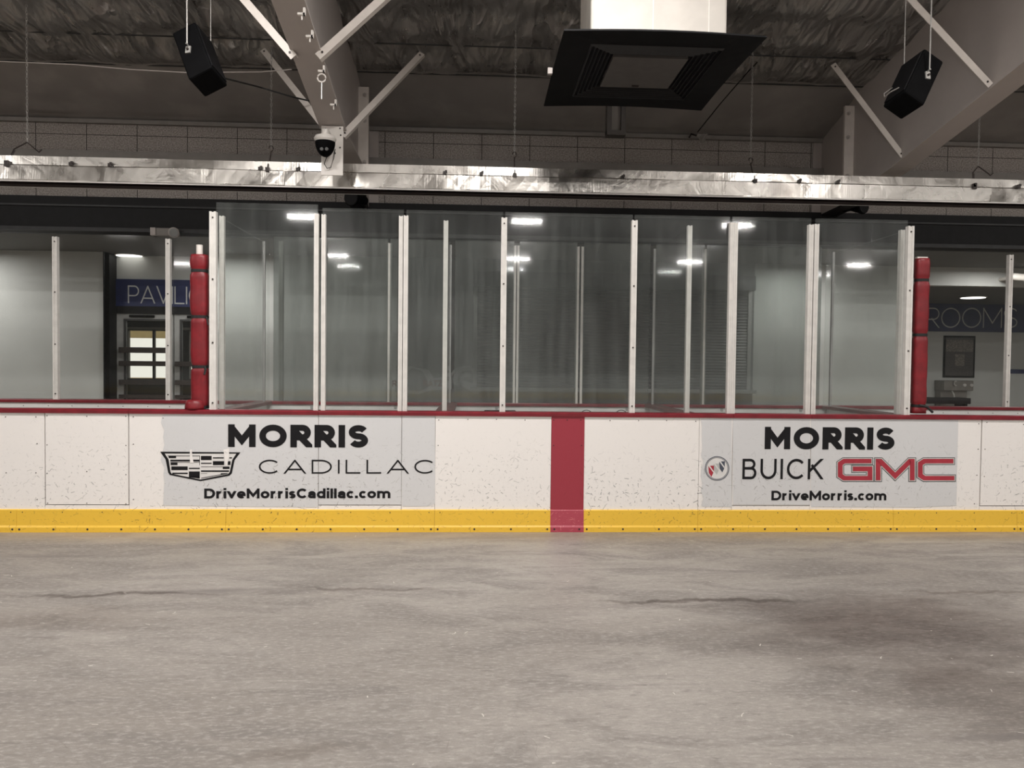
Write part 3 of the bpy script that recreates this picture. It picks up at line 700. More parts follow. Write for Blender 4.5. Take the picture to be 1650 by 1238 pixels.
for (dx, dy, mat) in ((-9.5, 3.5, 'gmcred'), (-1, 0, 'silver_ink'), (8, -3.5, 'slate_ink')):
    q = MB(); px_poly(q, [(cx+dx-4.6, cy+dy-7.5), (cx+dx+4.6, cy+dy-8), (cx+dx+4.2, cy+dy+2), (cx+dx+.4, cy+dy+10), (cx+dx-3.8, cy+dy+4)][::-1], YA-.0012); q.build('shield', M[mat], ad)
    q = MB(); px_poly(q, [(cx+dx-4.6, cy+dy-7.5), (cx+dx-2, cy+dy-7.6), (cx+dx+4, cy+dy+1), (cx+dx+3.6, cy+dy+3.5)][::-1], YA-.0022); q.build('shield_stripe', M['paper'], ad)

# ================================================================== FRONT GLASS
def post(px, wd, label, screws=True, y0=.035, y1=.085, zt=ZT, zb=ZP, Ys=.06, mat='alu', grp='white posts of the front glass', pyr=500):
    xc = at(px, pyr, Ys).x
    o = empty('glass_post', (xc, (y0+y1)/2, zb), label, 'post', grp)
    ch = post_mesh(xc, wd, y0, y1, zb, zt).build('channel', M[mat], o)
    if screws:
        for f_ in (.03, .34, .66, .965): MB().lathe((xc, y0+.006, zb+(zt-zb)*(1-f_)), [(.007, 0), (.007, .008)], 8, (0,-1,0)).build('screw', M['bolt'], ch)
    return o
post(344, .058, 'leftmost tall white glass post, touching the left red pad')
post(510, .040, 'white glass post left of the left penalty gate', False)
post(653.5, .040, 'white glass post right of the left penalty gate', False)
post(811, .052, 'white glass post left of the red centre stripe')
post(1020, .052, 'white glass post right of the red centre stripe')
post(1176, .036, 'white glass post left of the right penalty gate', False)
post(1312, .042, 'white glass post right of the right penalty gate', False)
post(1463, .058, 'rightmost tall white glass post, touching the right red pad')
def pane(x0, x1, y0, y1, z0, z1, label, mat='glass', grp='clear panes of the front glass'):
    return bx(x0, x1, y0, y1, z0, z1).build('rink_glass_sheet', M[mat], bevel=.002, label=label, cat='glass pane', group=grp)
XP = lambda p: at(p, 500, .06).x
for (a, b, zt, lab) in ((349, 508, 2.965, 'tall front pane left of the left penalty gate, glare at its top corner'),
                        (656, 807, 2.935, 'tall front pane between the left penalty gate and centre glass'),
                        (815, 1016, 2.935, 'widest tall front pane, centred above the red stripe'),
                        (1024, 1173, 2.935, 'tall front pane just left of the right penalty gate'),
                        (1316, 1460, 2.935, 'tall front pane at the right end, beside the right red pad')):
    pane(XP(a)-.015, XP(b)+.015, .088, .100, ZP+.002, zt, lab)

# dividers between the boxes
def divider(px, names):
    xd = at(px, 500, .2).x
    o = empty('divider_board', (xd, .9, 0), names[0], 'divider')
    bx(xd-.03, xd+.03, .16, YB-.056, 0, ZB).build('board_panel', M['board_plain'], o)
    bx(xd-.085, xd+.085, .155, YB-.052, ZB, ZB+.035).build('cap_rail', M['cap_dark'], o, bevel=.006, label='dark maroon cap')
    post_mesh(xd, .042, .18, .225, ZB+.035, ZT-.01).build('glass_post', M['alu'], o)
    bx(xd-.006, xd+.006, .225, YB-.06, ZB+.035, ZT-.03).build('glass_pane', M['glass_divider'], o)
    bx(xd-.012, xd+.012, YB-.085, YB-.056, ZB+.035, ZT-.02).build('edge_trim', M['alu_dark'], o)
divider(358, ('low divider wall with glass at the left end of the boxes',))
divider(717.5, ('low divider wall with glass between left box and centre box',))
divider(1109, ('low divider wall with glass between centre box and right box',))
divider(1450, ('low divider wall with glass at the right end of the boxes',))

# rear boards and rear glass
XB = lambda p, py=560: at(p, py, YB).x
for (a, b, lab) in ((-450, 421, 'white rear board with red cap behind the left bench'), (421, 727, 'white rear board with red cap behind the left penalty box'),
                    (727, 1050, 'white rear board with red cap behind the centre box'), (1050, 1331, 'white rear board with red cap behind the right penalty box'),
                    (1331, 2050, 'white rear board with red cap behind the right bench')):
    o = empty('rear_board', ((XB(a)+XB(b))/2, YB, 0), lab, 'rink board', 'white rear boards')
    bx(XB(a)+.002, XB(b)-.002, YB-.03, YB, 0, ZB).build('board_panel', M['board_plain'], o)
    bx(XB(a)+.002, XB(b)-.002, YB-.05, YB+.12, ZB, ZB+.036).build('cap_rail', M['cap'], o, bevel=.005)
    for p in ((40, 80, 118, 160, 200, 240, 275) if a < 0 else (1520, 1560, 1600, 1640) if b > 2000 else ()):
        screw(o, (XB(p), YB-.03, ZB-.035), .005)
    for p, py in ((502.5, 656.5), (637, 656.5), (800, 657.5), (1010, 659.5), (1163, 660.5), (1290, 661)):
        if a < p < b:
            c = at(p, py, YB-.03); bx(c.x-.014, c.x+.014, YB-.036, YB-.03, c.z-.018, c.z+.018).build('latch_plate', M['alu_dark'], o)
            bx(c.x-.008, c.x+.008, YB-.038, YB-.036, c.z-.012, c.z+.012).build('latch_plate', M['galv'], o)
ZBK = ZB+.036
rear = [(90, .052, 'rear glass post left of the pavilion doors, near the left edge'), (271.5, .05, 'rear glass post crossing the pavilion sign'),
        (453, .045, 'faint rear glass post inside the left penalty box, left side'), (627.5, .045, 'faint rear glass post inside the left penalty box, beside the gate posts'),
        (828.5, .032, 'left one of the rear gate posts seen above the stripe, leftmost of four'), (834.5, .030, 'second of four thin rear gate posts seen through the centre glass'),
        (929.5, .036, 'third of four thin rear gate posts seen through the centre glass'), (937.5, .030, 'rightmost of four thin rear gate posts seen through the centre glass'),
        (1134, .048, 'faint rear glass post inside the right penalty box'), (1625, .05, 'rear glass post crossing the last letter of the ROOMS sign')]
for p, wd, lab in rear:
    post(p, wd, lab, p in (90, 271.5, 1625), YB-.02, YB+.03, ZT, ZBK, YB, 'alu', 'posts of the rear glass', 520)
for (a, b, lab) in ((-450, 90, 'rear pane at the left edge of the photo'), (90, 271.5, 'rear pane in front of the white wall and pavilion door'),
                    (271.5, 434, 'rear pane behind the left red pad'), (440, 627, 'rear pane behind the left penalty box front pane'), (627, 725, 'rear pane behind the post right of the left penalty gate'),
                    (731, 829, 'rear pane at the left of the centre box'), (834, 930, 'rear pane in the middle of the centre box'), (937, 1047, 'rear pane at the right of the centre box'),
                    (1053, 1134, 'rear pane at the left of the right penalty box'), (1134, 1322, 'rear pane behind the right penalty gate'),
                    (1330, 1625, 'rear pane in front of the poster and fountain'), (1625, 2050, 'rear pane at the right edge of the photo')):
    inbox = 430 < a < 1325; yg = YB-.034 if inbox else YB+.033
    pane(XB(a, 520)+.012, XB(b, 520)-.012, yg, yg+.012, ZBK+.002, ZT+.04, lab, 'glass_box' if inbox else 'glass_back', 'panes of the rear glass')

# ================================================================== RED PADS
def pad(px_top, px_bot, hw, zt, bands, label, pole, Yc=.10, bulge=0.0):
    xb = at(px_bot, 664, Yc).x; xt = at(px_top, 410, Yc).x
    o = empty('post_pad', (xb, Yc, ZP), label, 'pad', 'red post pads')
    prof = []; n = 60; hgt = zt-ZP
    q = MB(); k = 16; n0 = 0
    for i in range(n+1):
        t = i/n; z = ZP+.012+(hgt-.012)*t; x = xb+(xt-xb)*t; r = hw
        for b in bands: r -= hw*.20*math.exp(-((z-b)/.022)**2)
        if t > .97: r *= 1-.10*(t-.97)/.03
        r += .003*mnoise.noise(Vector((0, 1.7, z*9)))
        for j in range(k):
            a = 2*math.pi*j/k; c, s = math.cos(a), math.sin(a); e = .72
            u = math.copysign(abs(c)**e, c); v = math.copysign(abs(s)**e, s)
            w_ = 1+.05*mnoise.noise(Vector((u*1.5+px_bot, v*1.5, z*7)))
            q.v.append(Vector((x+u*r*w_, Yc+v*r*.8*w_, z)))
    for i in range(n):
        for j in range(k): q.f.append((i*k+j, i*k+(j+1) % k, (i+1)*k+(j+1) % k, (i+1)*k+j))
    q.f += [tuple(range(k-1, -1, -1)), tuple(n*k+j for j in range(k))]
    q.build('padding', M['pad'], o, smooth=True)
    for b in bands:
        x = xb+(xt-xb)*(b-ZP)/hgt; q = MB()
        for (z0, z1) in ((b-.013, b+.013),):
            rr = hw*.90
            ring = [(x+math.copysign(abs(math.cos(a))**.72, math.cos(a))*rr, Yc+math.copysign(abs(math.sin(a))**.72, math.sin(a))*rr*.82) for a in [2*math.pi*j/20 for j in range(20)]]
            q.prism([(u, v, z0) for u, v in ring], (0, 0, z1-z0))
        q.build('strap', M['strap'], o)
    if pole:
        xp = at(321.5, 405, Yc).x; MB().lathe((xp, Yc, ZP), [(.028, 0), (.028, at(321, 395, Yc).z-ZP)], 16).build('pole', M['white_metal'], o, smooth=False)
    return o
zq = lambda py: at(322, py, .1).z
pl = pad(321.5, 323.5, .079, zq(411), [zq(437), zq(511), zq(591), zq(656)], 'red padded post sleeve with black straps and white pole end, left of the boxes', True)
q = MB().tube([at(334, 591, .02)+Vector((-.02,0,0)), at(331, 597, .015), at(329, 604, .0)], .010, 6); q.build('strap_tail', M['strap'], pl)
q = MB().tube([at(333, 511, .02), at(334, 518, .015), at(336, 524, .0)], .007, 6); q.build('strap_tail', M['strap'], pl)
c = at(316, 661, .06); q = MB()
for i in range(9):
    pass
q.lathe((c.x-.01, .07, ZP+.002), [(.088, 0), (.09, .02), (.085, .05), (.078, .075), (.06, .085)], 14); q.build('skirt', M['pad'], pl, smooth=True, label='crumpled red skirt of the pad')
zq2 = lambda py: at(1482, py, .1).z
pr = pad(1486, 1479, .068, zq2(417), [zq2(452), zq2(540), zq2(654)], 'plumper red padded post sleeve with black straps, right of the boxes', False)
MB().tube([at(1481, 653, .02), at(1494, 656, .0), at(1503, 665, -.01)], .012, 6).build('strap_tail', M['strap'], pr)
xp = at(1485, 412, .1).x
bx(xp-.05, xp+.05, .08, .12, zq2(417)-.01, zq2(415)+.004).build('pole', M['white_metal'], pr)

# ================================================================== INSIDE THE BOXES (small things)
for p, lab in ((945, 'dark wire hoop peeping above the cap rail, right of the centre stripe'), (1001, 'dark wire hoop just left of the post right of the stripe')):
    c = at(p, 669, .5); r = .055
    q = MB().tube([(c.x+r*math.cos(math.pi*i/14)*1.05, .5, c.z-.002+r*.92*math.sin(math.pi*i/14)) for i in range(15)], .004, 6)
    for sx in (-1, 1): q.tube([(c.x+sx*r*1.05, .5, c.z), (c.x+sx*r*1.05, .5, 0.0)], .004, 6)
    q.build('wire_hoop', M['black'], label=lab, cat='hoop')
c = at(806, 662, 1.2)
o = empty('scoreboard_console', (c.x, 1.2, 0), 'low black console behind the cap rail below the centre-left glass post', 'console')
bx(c.x-.17, c.x+.17, 1.1, 1.3, c.z-.09, c.z+.0).build('case', M['black'], o, bevel=.006)
bx(c.x-.13, c.x-.03, 1.096, 1.1, c.z-.045, c.z-.015).build('display', M['hood_panel'], o)
bx(c.x-.15, c.x+.15, 1.12, 1.28, 0, c.z-.09).build('stand', M['black'], o)

# ================================================================== CORRIDOR
o = empty('wall_sign', (at(260, 470, YP).x, YP, at(260, 496, YP).z), 'navy sign with thin white PAVILION lettering over the grey doors', 'sign')
bx(xr0+.005, xr1-.005, YP-.03, YP-.002, at(230, 494, YP).z, at(230, 450.5, YP).z).build('sign_board', M['blue'], o)
text_obj('lettering', 'PAVILION', 206, 353, 488.5, 460, YP-.0325, M['sign_letter'], o, .075, .09, .86, 3)
YS = YR-.03
o = empty('wall_sign', (at(1570, 510, YS).x, YS, at(1570, 535, YS).z), 'navy sign with thin pale ROOMS lettering beyond the right glass', 'sign')
bx(xh+.01, 16, YS-.02, YS+.025, at(1570, 535, YS).z, at(1570, 490, YS).z).build('sign_board', M['blue'], o)
text_obj('lettering', 'ROOMS', 1490, 1639, 528.5, 496, YS-.0225, M['sign_letter'], o, .062, .12, 1.08, 0)
o = empty('poster', (at(1546, 575, YS).x, YS, at(1546, 608, YS).z), 'dark framed poster on the wall above the drinking fountain', 'poster')
P0, P1 = at(1520, 608.5, YS), at(1572.5, 541.5, YS); YK = YR-.02
bx(P0.x, P1.x, YK, YR, P0.z, P1.z).build('frame', M['black'], o)
bx(P0.x+.04, P1.x-.04, YK-.004, YK, P0.z+.04, P1.z-.04).build('print', M['poster'], o)
w_ = P1.x-P0.x; h_ = P1.z-P0.z
bx(P0.x+.05, P1.x-.05, YK-.006, YK-.004, P0.z+h_*.62, P0.z+h_*.90).build('team_photo', M['poster_pale'], o)
bx(P0.x+w_*.36, P0.x+w_*.66, YK-.006, YK-.004, P0.z+h_*.28, P0.z+h_*.56).build('pale_block', M['poster_pale'], o)
for r in range(6):
    for (u0, u1) in ((.12, .32), (.70, .90)):
        bx(P0.x+w_*u0, P0.x+w_*u1, YK-.006, YK-.004, P0.z+h_*(.20+r*.06), P0.z+h_*(.215+r*.06)).build('text_line', M['hood_panel'], o)
# drinking fountain with bottle filler
YD = YR-.45
A, B = at(1526, 630, YD), at(1574, 614, YD)
o = empty('drinking_fountain', ((A.x+B.x)/2, YD+.2, 0), 'steel drinking fountain with bottle filler below the framed poster', 'fountain')
bx(A.x, B.x, YD+.1, YR-.002, A.z+.0, B.z).build('filler_panel', M['stainless'], o, bevel=.01)
bx(A.x+.02, B.x-.04, YD+.25, YR-.002, A.z-.55, A.z).build('back_panel', M['stainless'], o)
bx(A.x-.02, B.x-.02, YD-.05, YR-.002, A.z-.80, A.z-.50).build('basin', M['stainless'], o, bevel=.03)
bx(A.x+.1, B.x-.1, YD+.1, YR-.002, 0, A.z-.80).build('pedestal', M['stainless'], o)
for p in (1554, 1565): MB().lathe(at(p, 621, YD+.1), [(.035, 0), (.035, .02), (.02, .03)], 14, (0,-1,0)).build('button', M['alu'], o)
MB().tube([at(1540, 618, YD+.06)+Vector((.03*math.cos(a), 0, .05*math.sin(a))) for a in [math.pi*.3+i*math.pi*1.4/8 for i in range(9)]], .012, 6).build('spout', M['alu'], o)
MB().tube([at(1534, 630, YD+.15), at(1537, 636, YD+.1), at(1538, 642, YD+.1)], .014, 6).build('faucet', M['alu'], o)
A, B = at(1492, 660, YD-.3), at(1552, 641, YD-.3)
o = empty('bench', ((A.x+B.x)/2, YD-.1, 0), 'dark bench beside the drinking fountain behind the right red pad', 'bench')
bx(A.x-.3, B.x, YD-.55, YD-.12, B.z-.12, B.z).build('seat', M['fascia_lit'], o, bevel=.01)
for x in (A.x-.2, B.x-.1): bx(x, x+.06, YD-.5, YD-.17, 0, B.z-.12).build('leg', M['fascia'], o)
A, B = at(1627, 602, YS), at(1690, 596, YS)
bx(A.x, B.x, YS, YR, A.z, B.z).build('wall_strip', M['blue'], label='thin navy strip on the wall right of the last rear post', cat='sign')
# bullet camera at right
c = at(1650, 447, YC-.35)
o = empty('security_camera', (c.x, YC-.2, c.z), 'white bullet camera on the bulkhead at the right edge', 'camera')
MB().lathe((c.x-.16, YC-.28, c.z+.02), [(.03,-.02), (.056, .0), (.062, .05), (.062, .30), (.068, .31), (.068, .36), (.05, .365)], 18, (1, -.25, -.12)).build('housing', M['white_metal'], o, smooth=False)
MB().lathe((c.x+.195, YC-.37, c.z-.025), [(.045, 0), (.04, .012)], 16, (1, -.25, -.12)).build('lens', M['black'], o)
MB().tube([(c.x-.16, YC, c.z), (c.x-.16, YC-.18, c.z), (c.x-.12, YC-.28, c.z+.02)], .03, 8).build('bracket', M['white_metal'], o)
# emergency light on the fascia, upper left
c = at(268, 374, YW-.12)
o = empty('emergency_light', (c.x, YW-.1, c.z-.05), 'grey emergency light unit on the black fascia above the left rear post', 'light')
A, B = at(247, 381, YW-.1), at(288, 369, YW-.1)
bx(A.x, B.x, YW-.16, YW-.05, A.z, B.z).build('case', M['girt'], o, bevel=.008)
bx(A.x-.01, A.x+.06, YW-.18, YW-.05, A.z, B.z).build('end_cap', M['steel'], o, bevel=.006)
MB().lathe(at(280, 374, YW-.2), [(.045, -.03), (.07, .04), (.062, .05)], 16, (.35, -1, -.35)).build('lamp_head', M['steel'], o)
MB().lathe(at(280, 374, YW-.2)+Vector((.35,-1,-.35)).normalized()*.051, [(.058, 0), (.05, .006)], 16, (.35, -1, -.35)).build('lamp_lens', M['mural_pale'], o)
# roller shutter and counter
A, B = at(768, 624, YC), at(1205, 470, YC)
o = empty('roller_shutter', ((A.x+B.x)/2, YC, A.z), 'dark slatted roller shutter behind the centre glass', 'shutter')
q = MB(); n = 34; hh = (B.z-A.z)/n
for i in range(n): q.prism([(A.x, YC-.002, A.z+hh*i), (A.x, YC-.016, A.z+hh*(i+.08)), (A.x, YC-.022, A.z+hh*(i+.45)), (A.x, YC-.012, A.z+hh*(i+.86)), (A.x, YC-.002, A.z+hh*(i+.98))], (B.x-A.x, 0, 0))
q.build('curtain', M['shutter'], o)
for x in (A.x-.06, B.x): bx(x, x+.06, YC-.04, YC, A.z, B.z+.1).build('side_rail', M['alu_dark'], o)
bx(A.x-.06, B.x+.06, YC-.20, YC, B.z, B.z+.24).build('shutter_box', M['shutter'], o)
bx(A.x-.1, B.x+.1, YC-.22, YC, A.z-.06, A.z).build('service_counter', M['mural_pale'], bevel=.006, label='pale counter ledge under the dark roller shutter', cat='counter')
# wall graphic behind the left penalty box
o = empty('wall_graphic', (at(690, 620, YC).x, YC, at(690, 634, YC).z), 'faint dark wall graphic with a stick shape, behind the left gate posts', 'wall graphic')
q = MB(); px_poly(q, [(636,632),(676,636),(690,630),(745,626),(745,600),(700,610),(690,596),(660,590),(640,600)], YC-.004, .003); q.build('outline', M['mural_pale'], o)
q = MB(); px_poly(q, [(652,628),(676,631),(690,624),(688,612),(680,598),(664,594),(650,604)], YC-.008, .003); q.build('blot', M['mural'], o)
text_obj('lettering', 'RATZ', 682, 712, 623, 613, YC-.012, M['mural_red'], o, .22, .12)
text_obj('lettering', 'R', 632, 639, 623, 613, YC-.012, M['mural_red'], o, .22, .12)
q = MB(); px_poly(q, [(728,634),(774,634),(795,590),(795,560),(728,575)], YC-.004, .003); q.build('ground', M['mural'], o)
q = MB()
for (cx, cy, r0, r1, a0, a1) in ((752, 612, 22, 15, 150, 290), (752, 612, 11, 5, 140, 320), (748, 616, 26, 22, 200, 340)):
    for i in range(10):
        u, v = math.radians(a0+(a1-a0)*i/10), math.radians(a0+(a1-a0)*(i+1)/10)
        px_poly(q, [(cx+r0*math.cos(u), cy+r0*math.sin(u)), (cx+r0*math.cos(v), cy+r0*math.sin(v)), (cx+r1*math.cos(v), cy+r1*math.sin(v)), (cx+r1*math.cos(u), cy+r1*math.sin(u))], YC-.008, .003)
q.build('swirl', M['mural_pale'], o)
q = MB(); px_poly(q, [(748,613),(760,617),(770,612),(776,568),(789,567),(780,612),(771,636),(764,635),(744,622)], YC-.012, .003); q.build('stick', M['mural_pale'], o)
# glowing discs standing for soft light glare on the two ceilings
def ceiling_glow(px, py, zc, rx, ry, label):
    c = atz(px, py, zc)
    o = empty('glow_disc', (c.x, c.y, zc-.03), label, 'light')
    ring = [(c.x+rx*math.cos(2*math.pi*j/24), c.y+ry*math.sin(2*math.pi*j/24)) for j in range(24)]
    MB().prism([(u, v, zc-.02) for u, v in ring], (0, 0, .018)).build('diffuser', M['glow'], o)
    MB().prism([(c.x+(u-c.x)*1.12, c.y+(v-c.y)*1.12, zc-.012) for u, v in ring], (0, 0, .011)).build('trim_ring', M['white_metal'], o)
ceiling_glow(208, 411, ZC, .20, .16, 'glowing disc for the light glare on the corridor ceiling above the pavilion sign')
ceiling_glow(1568, 479, zh, .22, .20, 'glowing disc for the light glare on the hall ceiling above the ROOMS sign')

# ================================================================== STEEL FRAMES
def frame(xf, bottom, tail, label, splice_px, rafter_end):
    """tapered frame in the plane x=xf; bottom: pixels of the lower flange from knee towards the viewer"""
    K = atx(*bottom[0], xf); R0 = atx(*bottom[1], xf)
    d = (R0-K); E_ = K + d*((-4.5-K.y)/d.y)
    o = empty('steel_frame', (xf, YW, 3.7), label, 'steel frame', 'steel roof frames')
    tl = [Vector((xf, p.y, p.z)) for p in tail]                       # lower edge from the wall to the knee
    low = tl + [K, E_]
    top = [Vector((xf, y, roof_z(y)-.02)) for y in (-4.5, -2, 0, 1.5, 2.5, 3.0, YW-.005)]
    q = MB(); q.prism([Vector((xf-.006, p.y, p.z)) for p in low+top], (.012, 0, 0)); q.build('web', M['steel'], o)
    def flange(pa, pb, th=.016, w=.13, name='flange', mat='steel', lo_=None, hi_=None):
        lo_ = -w if lo_ is None else lo_; hi_ = w if hi_ is None else hi_
        dv = (pb-pa).normalized(); nrm = Vector((0, -dv.z, dv.y)); nrm = nrm if nrm.z < 0 else -nrm
        q = MB().prism([pa+Vector((lo_,0,0)), pa+Vector((hi_,0,0)), pa+Vector((hi_,0,0))+nrm*th, pa+Vector((lo_,0,0))+nrm*th], pb-pa); q.build(name, M[mat], o)
    flange(K, E_)
    for a, b in zip(tl, tl[1:]+[K]):
        if a is tl[0]: flange(a, b, .02, .13, 'haunch_flange', 'fascia', *((0, .24) if xf > 0 else (-.24, 0)))  # black colour stands for the shaded underside of this flange
        else: flange(a, b, .02, .13, 'haunch_flange', 'steel')
    bx(xf-.13, xf+.13, YW-.02, YW-.004, tl[0].z+.02, roof_z(YW)-.03).build('wall_flange', M['steel'], o)
    ys_ = atx(*splice_px, xf).y
    zt_ = roof_z(ys_)-.12
    spl = bx(xf-.13, xf+.13, ys_-.02, ys_+.02, 3.75, zt_); spl = spl.build('splice_plate', M['brace'], o)
    for sx in (-.085, .085):
        for z in (zt_-.10, (zt_+3.95)/2+.08, 4.02):
            MB().lathe((xf+sx, ys_-.02, z), [(.026, 0), (.026, .012), (.016, .014), (.016, .03)], 6, (0,-1,0)).build('bolt', M['steel'], spl)
    return o, K, d.normalized()
xfl = at(610, 300, YW).x - .13; xfr = at(1308, 300, YW).x + .13
KL = atx(536, 204, xfl)
tl = [atx(608, 337, xfl), atx(588, 306, xfl)]; tl[0] = Vector((xfl, YW-.01, at(608, 337, YW).z))
fl_, KLp, dL = frame(xfl, ((536, 204), (465, 0)), tl, 'beige steel roof frame at left, above the security camera plate', (577, 200), None)
tr_ = [atx(1311, 346, xfr), atx(1375, 321, xfr)]; tr_[0] = Vector((xfr, YW-.01, at(1311, 346, YW).z))
fr_, KRp, dR = frame(xfr, ((1455, 267), (1650, 115)), tr_, 'broad beige steel roof frame at right, behind the right hanging speaker', (1375, 240), None)

def brace(p_low, p_top, label, w=.065):
    a, b = Vector(p_low), Vector(p_top); d = b-a; side = Vector((0, 1, 0)); n = d.cross(side).normalized()
    o = empty('flange_brace', a, label, 'brace', 'steel flange braces')
    MB().prism([a-side*.004, a+side*.004, a+side*.004+n*w, a-side*.004+n*w], d).build('angle_leg', M['brace'], o)
    MB().prism([a, a+side*w, a+side*w+n*.007, a+n*.007], d).build('angle_leg', M['brace'], o)
    for t in (.03, .97):
        c = a+d*t+n*w*.5; MB().lathe(c-side*.004, [(.010, 0), (.010, .006)], 8, (0,-1,0)).build('bolt', M['bolt'], o)
def brace_px(lo, hi, Y, label, Yt=None):
    a, b = at(*lo, Y), at(*hi, Y if Yt is None else Yt)
    if Yt is not None: return brace(a, b, label)
    zr = roof_z(Y)-.12
    if b.z < zr-.06 or hi[1] <= 0: b = a+(b-a)*((zr-a.z)/(b.z-a.z))
    if b.z > zr: b = a+(b-a)*((zr-a.z)/(b.z-a.z))
    brace(a, b, label)
yk = KLp.y
brace_px((556, 222), (684, 88), yk+.02, 'pale flange brace right of the security camera, rising to the right', 1.86)
brace_px((522, 196), (427, 77), yk+.02, 'pale flange brace left of the security camera, rising to the left', 1.86)
y2 = atx(500, 96, xfl).y; y2 = (KLp + dL*((atx(492, 80, xfl)-KLp).length)).y
brace_px((516, 96), (622, 0), y2, 'upper pale flange brace right of the left frame')
brace_px((478, 88), (402, 0), y2, 'upper pale flange brace left of the left frame')
brace_px((1459, 250), (1346, 101), KRp.y+.02, 'lower pale flange brace beside the right hanging speaker', 1.86)
yr2 = atx(1600, 150, xfr).y
brace_px((1600, 134), (1474, -2), yr2, 'upper pale flange brace above the right hanging speaker')
# beam clamps on the left frame
for i, (p, lab) in enumerate((((487, 22), 'uppermost small clamp on the left frame flange'), ((500, 58), 'second small clamp down the left frame flange'), ((519, 114), 'small clamp with a ring hanging from it on the left frame'), ((538, 168), 'lowest small clamp on the left frame flange'))):
    c = atx(p[0], p[1], xfl+.13)
    o = empty('beam_clamp', c, lab, 'clamp', 'beam clamps on the left frame')
    q = MB().box(c.x-.03, c.x+.025, c.y-.03, c.y+.0, c.z-.02, c.z-.004).box(c.x+.012, c.x+.028, c.y-.03, c.y, c.z-.02, c.z+.035); q.build('jaw', M['white_metal'], o)
    if i == 2:
        MB().tube([c+Vector((.0+.035*math.cos(a), -.02, -.07+.035*math.sin(a))) for a in [2*math.pi*j/12 for j in range(13)]], .007, 6).build('ring', M['white_metal'], o)
        MB().tube([c+Vector((0, -.02, -.11)), c+Vector((0, -.02, -.25))], .006, 6).build('chain_end', M['galv'], o)
    else: MB().tube([c+Vector((0, -.015, -.02)), c+Vector((0, -.015, -.055))], .006, 6).build('stud', M['white_metal'], o)

# mounting plate and dome camera
YPL = yk-.06
A, B = at(517.5, 282, YPL), at(553, 203.5, YPL)
o = empty('mounting_plate', ((A.x+B.x)/2, YPL, A.z), 'pale rectangular plate hanging at the end of the left frame', 'plate')
bx(A.x, B.x, YPL, YPL+.012, A.z, B.z).build('plate', M['white_metal'], o, bevel=.002)
bx(A.x+.03, B.x-.03, YPL+.012, YPL+.06, B.z-.12, B.z-.02).build('hanger', M['steel'], o)
for s in ((525,208),(548,207),(549,218),(548,238),(540,247)): MB().lathe(at(s[0], s[1], YPL), [(.008, 0), (.008, .006)], 8, (0,-1,0)).build('bolt', M['bolt'], o)
c = at(524, 232, YPL-.14); 
o = empty('dome_camera', (c.x, YPL-.14, at(524, 253, YPL-.14).z), 'white dome security camera with black eye mounted on the pale plate', 'camera')
zt0, zr1, zr0, zbt = [at(524, p, YPL-.14).z for p in (209, 218, 229, 253)]
MB().lathe((c.x, YPL-.14, 0), [(.095, zr0), (.108, zr0+.02), (.110, zr1-.035), (.096, zr1-.012), (.04, zr1), (.036, zt0), (.01, zt0+.005)], 28).build('housing', M['white_metal'], o, smooth=False)
r_ = .098; hgt = zr0-zbt
dm = MB().lathe((c.x, YPL-.14, zr0), [(r_*math.cos(t), -hgt*math.sin(t)) for t in [i*math.pi/2/9 for i in range(9)]] + [(.012, -hgt*.995)], 28); dm = dm.build('dome', M['black'], o, smooth=True)
for p in (518.5, 526.5):
    cc = at(p, 240.5, YPL-.235); MB().lathe(cc, [(.018, 0), (.016, .012)], 14, (0,-1,.1)).build('lens', M['lens'], dm)
MB().tube([(c.x+.01, YPL-.14, zr1+.005), (c.x+.0, YPL-.10, zt0-.01), (c.x, YPL, zt0-.012)], .034, 10).build('arm', M['white_metal'], o)
MB().tube([at(540, 240, YPL-.02), at(538, 255, YPL-.03), at(533, 270, YPL-.03), at(527, 271.5, YPL-.03), at(522.5, 264, YPL-.03), at(526, 254, YPL-.05), at(531, 250, YPL-.08)], .004, 6).build('cable', M['strap'], o)

# ================================================================== RADIANT HEATER
YH0, YH1 = 1.22, 1.46
def ZH(px, py): return at(px, py, YH0).z
zb0 = ZH(0, 290); zt1 = ZH(0, 249)
zm = zb0+(zt1-zb0)*.66
o = empty('radiant_heater', (.5, 1.4, zb0), 'long polished metal radiant heater hanging above the glass', 'heater')
seams = [-420, 112, 458, 556, 757, 904, 1311, 1600, 2050]
for i, (a, b) in enumerate(zip(seams, seams[1:])):
    x0, x1 = at(a, 270, YH0).x-.02, at(b, 270, YH0).x; e = .004*(i % 2); q = MB(); nseg = max(4, int((x1-x0)/.12))
    prof = [(YH0-e, zb0), (YH0+.006-e, zb0+.012), (YH0+.010-e, zm-.012), (YH0+.024-e, zm), (YH0+.026-e, zt1), (YH1-.03, zt1+.01), (YH1-.02, zm), (YH1, zb0)]
    mid = len(prof)
    for s in range(nseg+1):
        x = x0+(x1-x0)*s/nseg; t = s/nseg
        for k, (py_, pz_) in enumerate(prof):
            dn = .018*mnoise.noise(Vector((x*.9, k*.5, i*3.1)))*(1 if 1 <= k <= 4 else .2)
            tw = (.016*(abs(t-.5)*2-.5)) if k == 2 else (-.012*(abs(t-.5)*2-.5) if k == 1 else 0)
            q.v.append(Vector((x, py_+dn+tw, pz_)))
    for s in range(nseg):
        for k in range(mid-1): q.f.append((s*mid+k, (s+1)*mid+k, (s+1)*mid+k+1, s*mid+k+1))
    r = q.build('reflector', M['reflector'], o, smooth=False)
    sm = r.modifiers.new('solidify', 'SOLIDIFY'); sm.thickness = .002
M['heater_dark'] = plain('heater_dark', (.022, .010, .010), .5, var=.3)
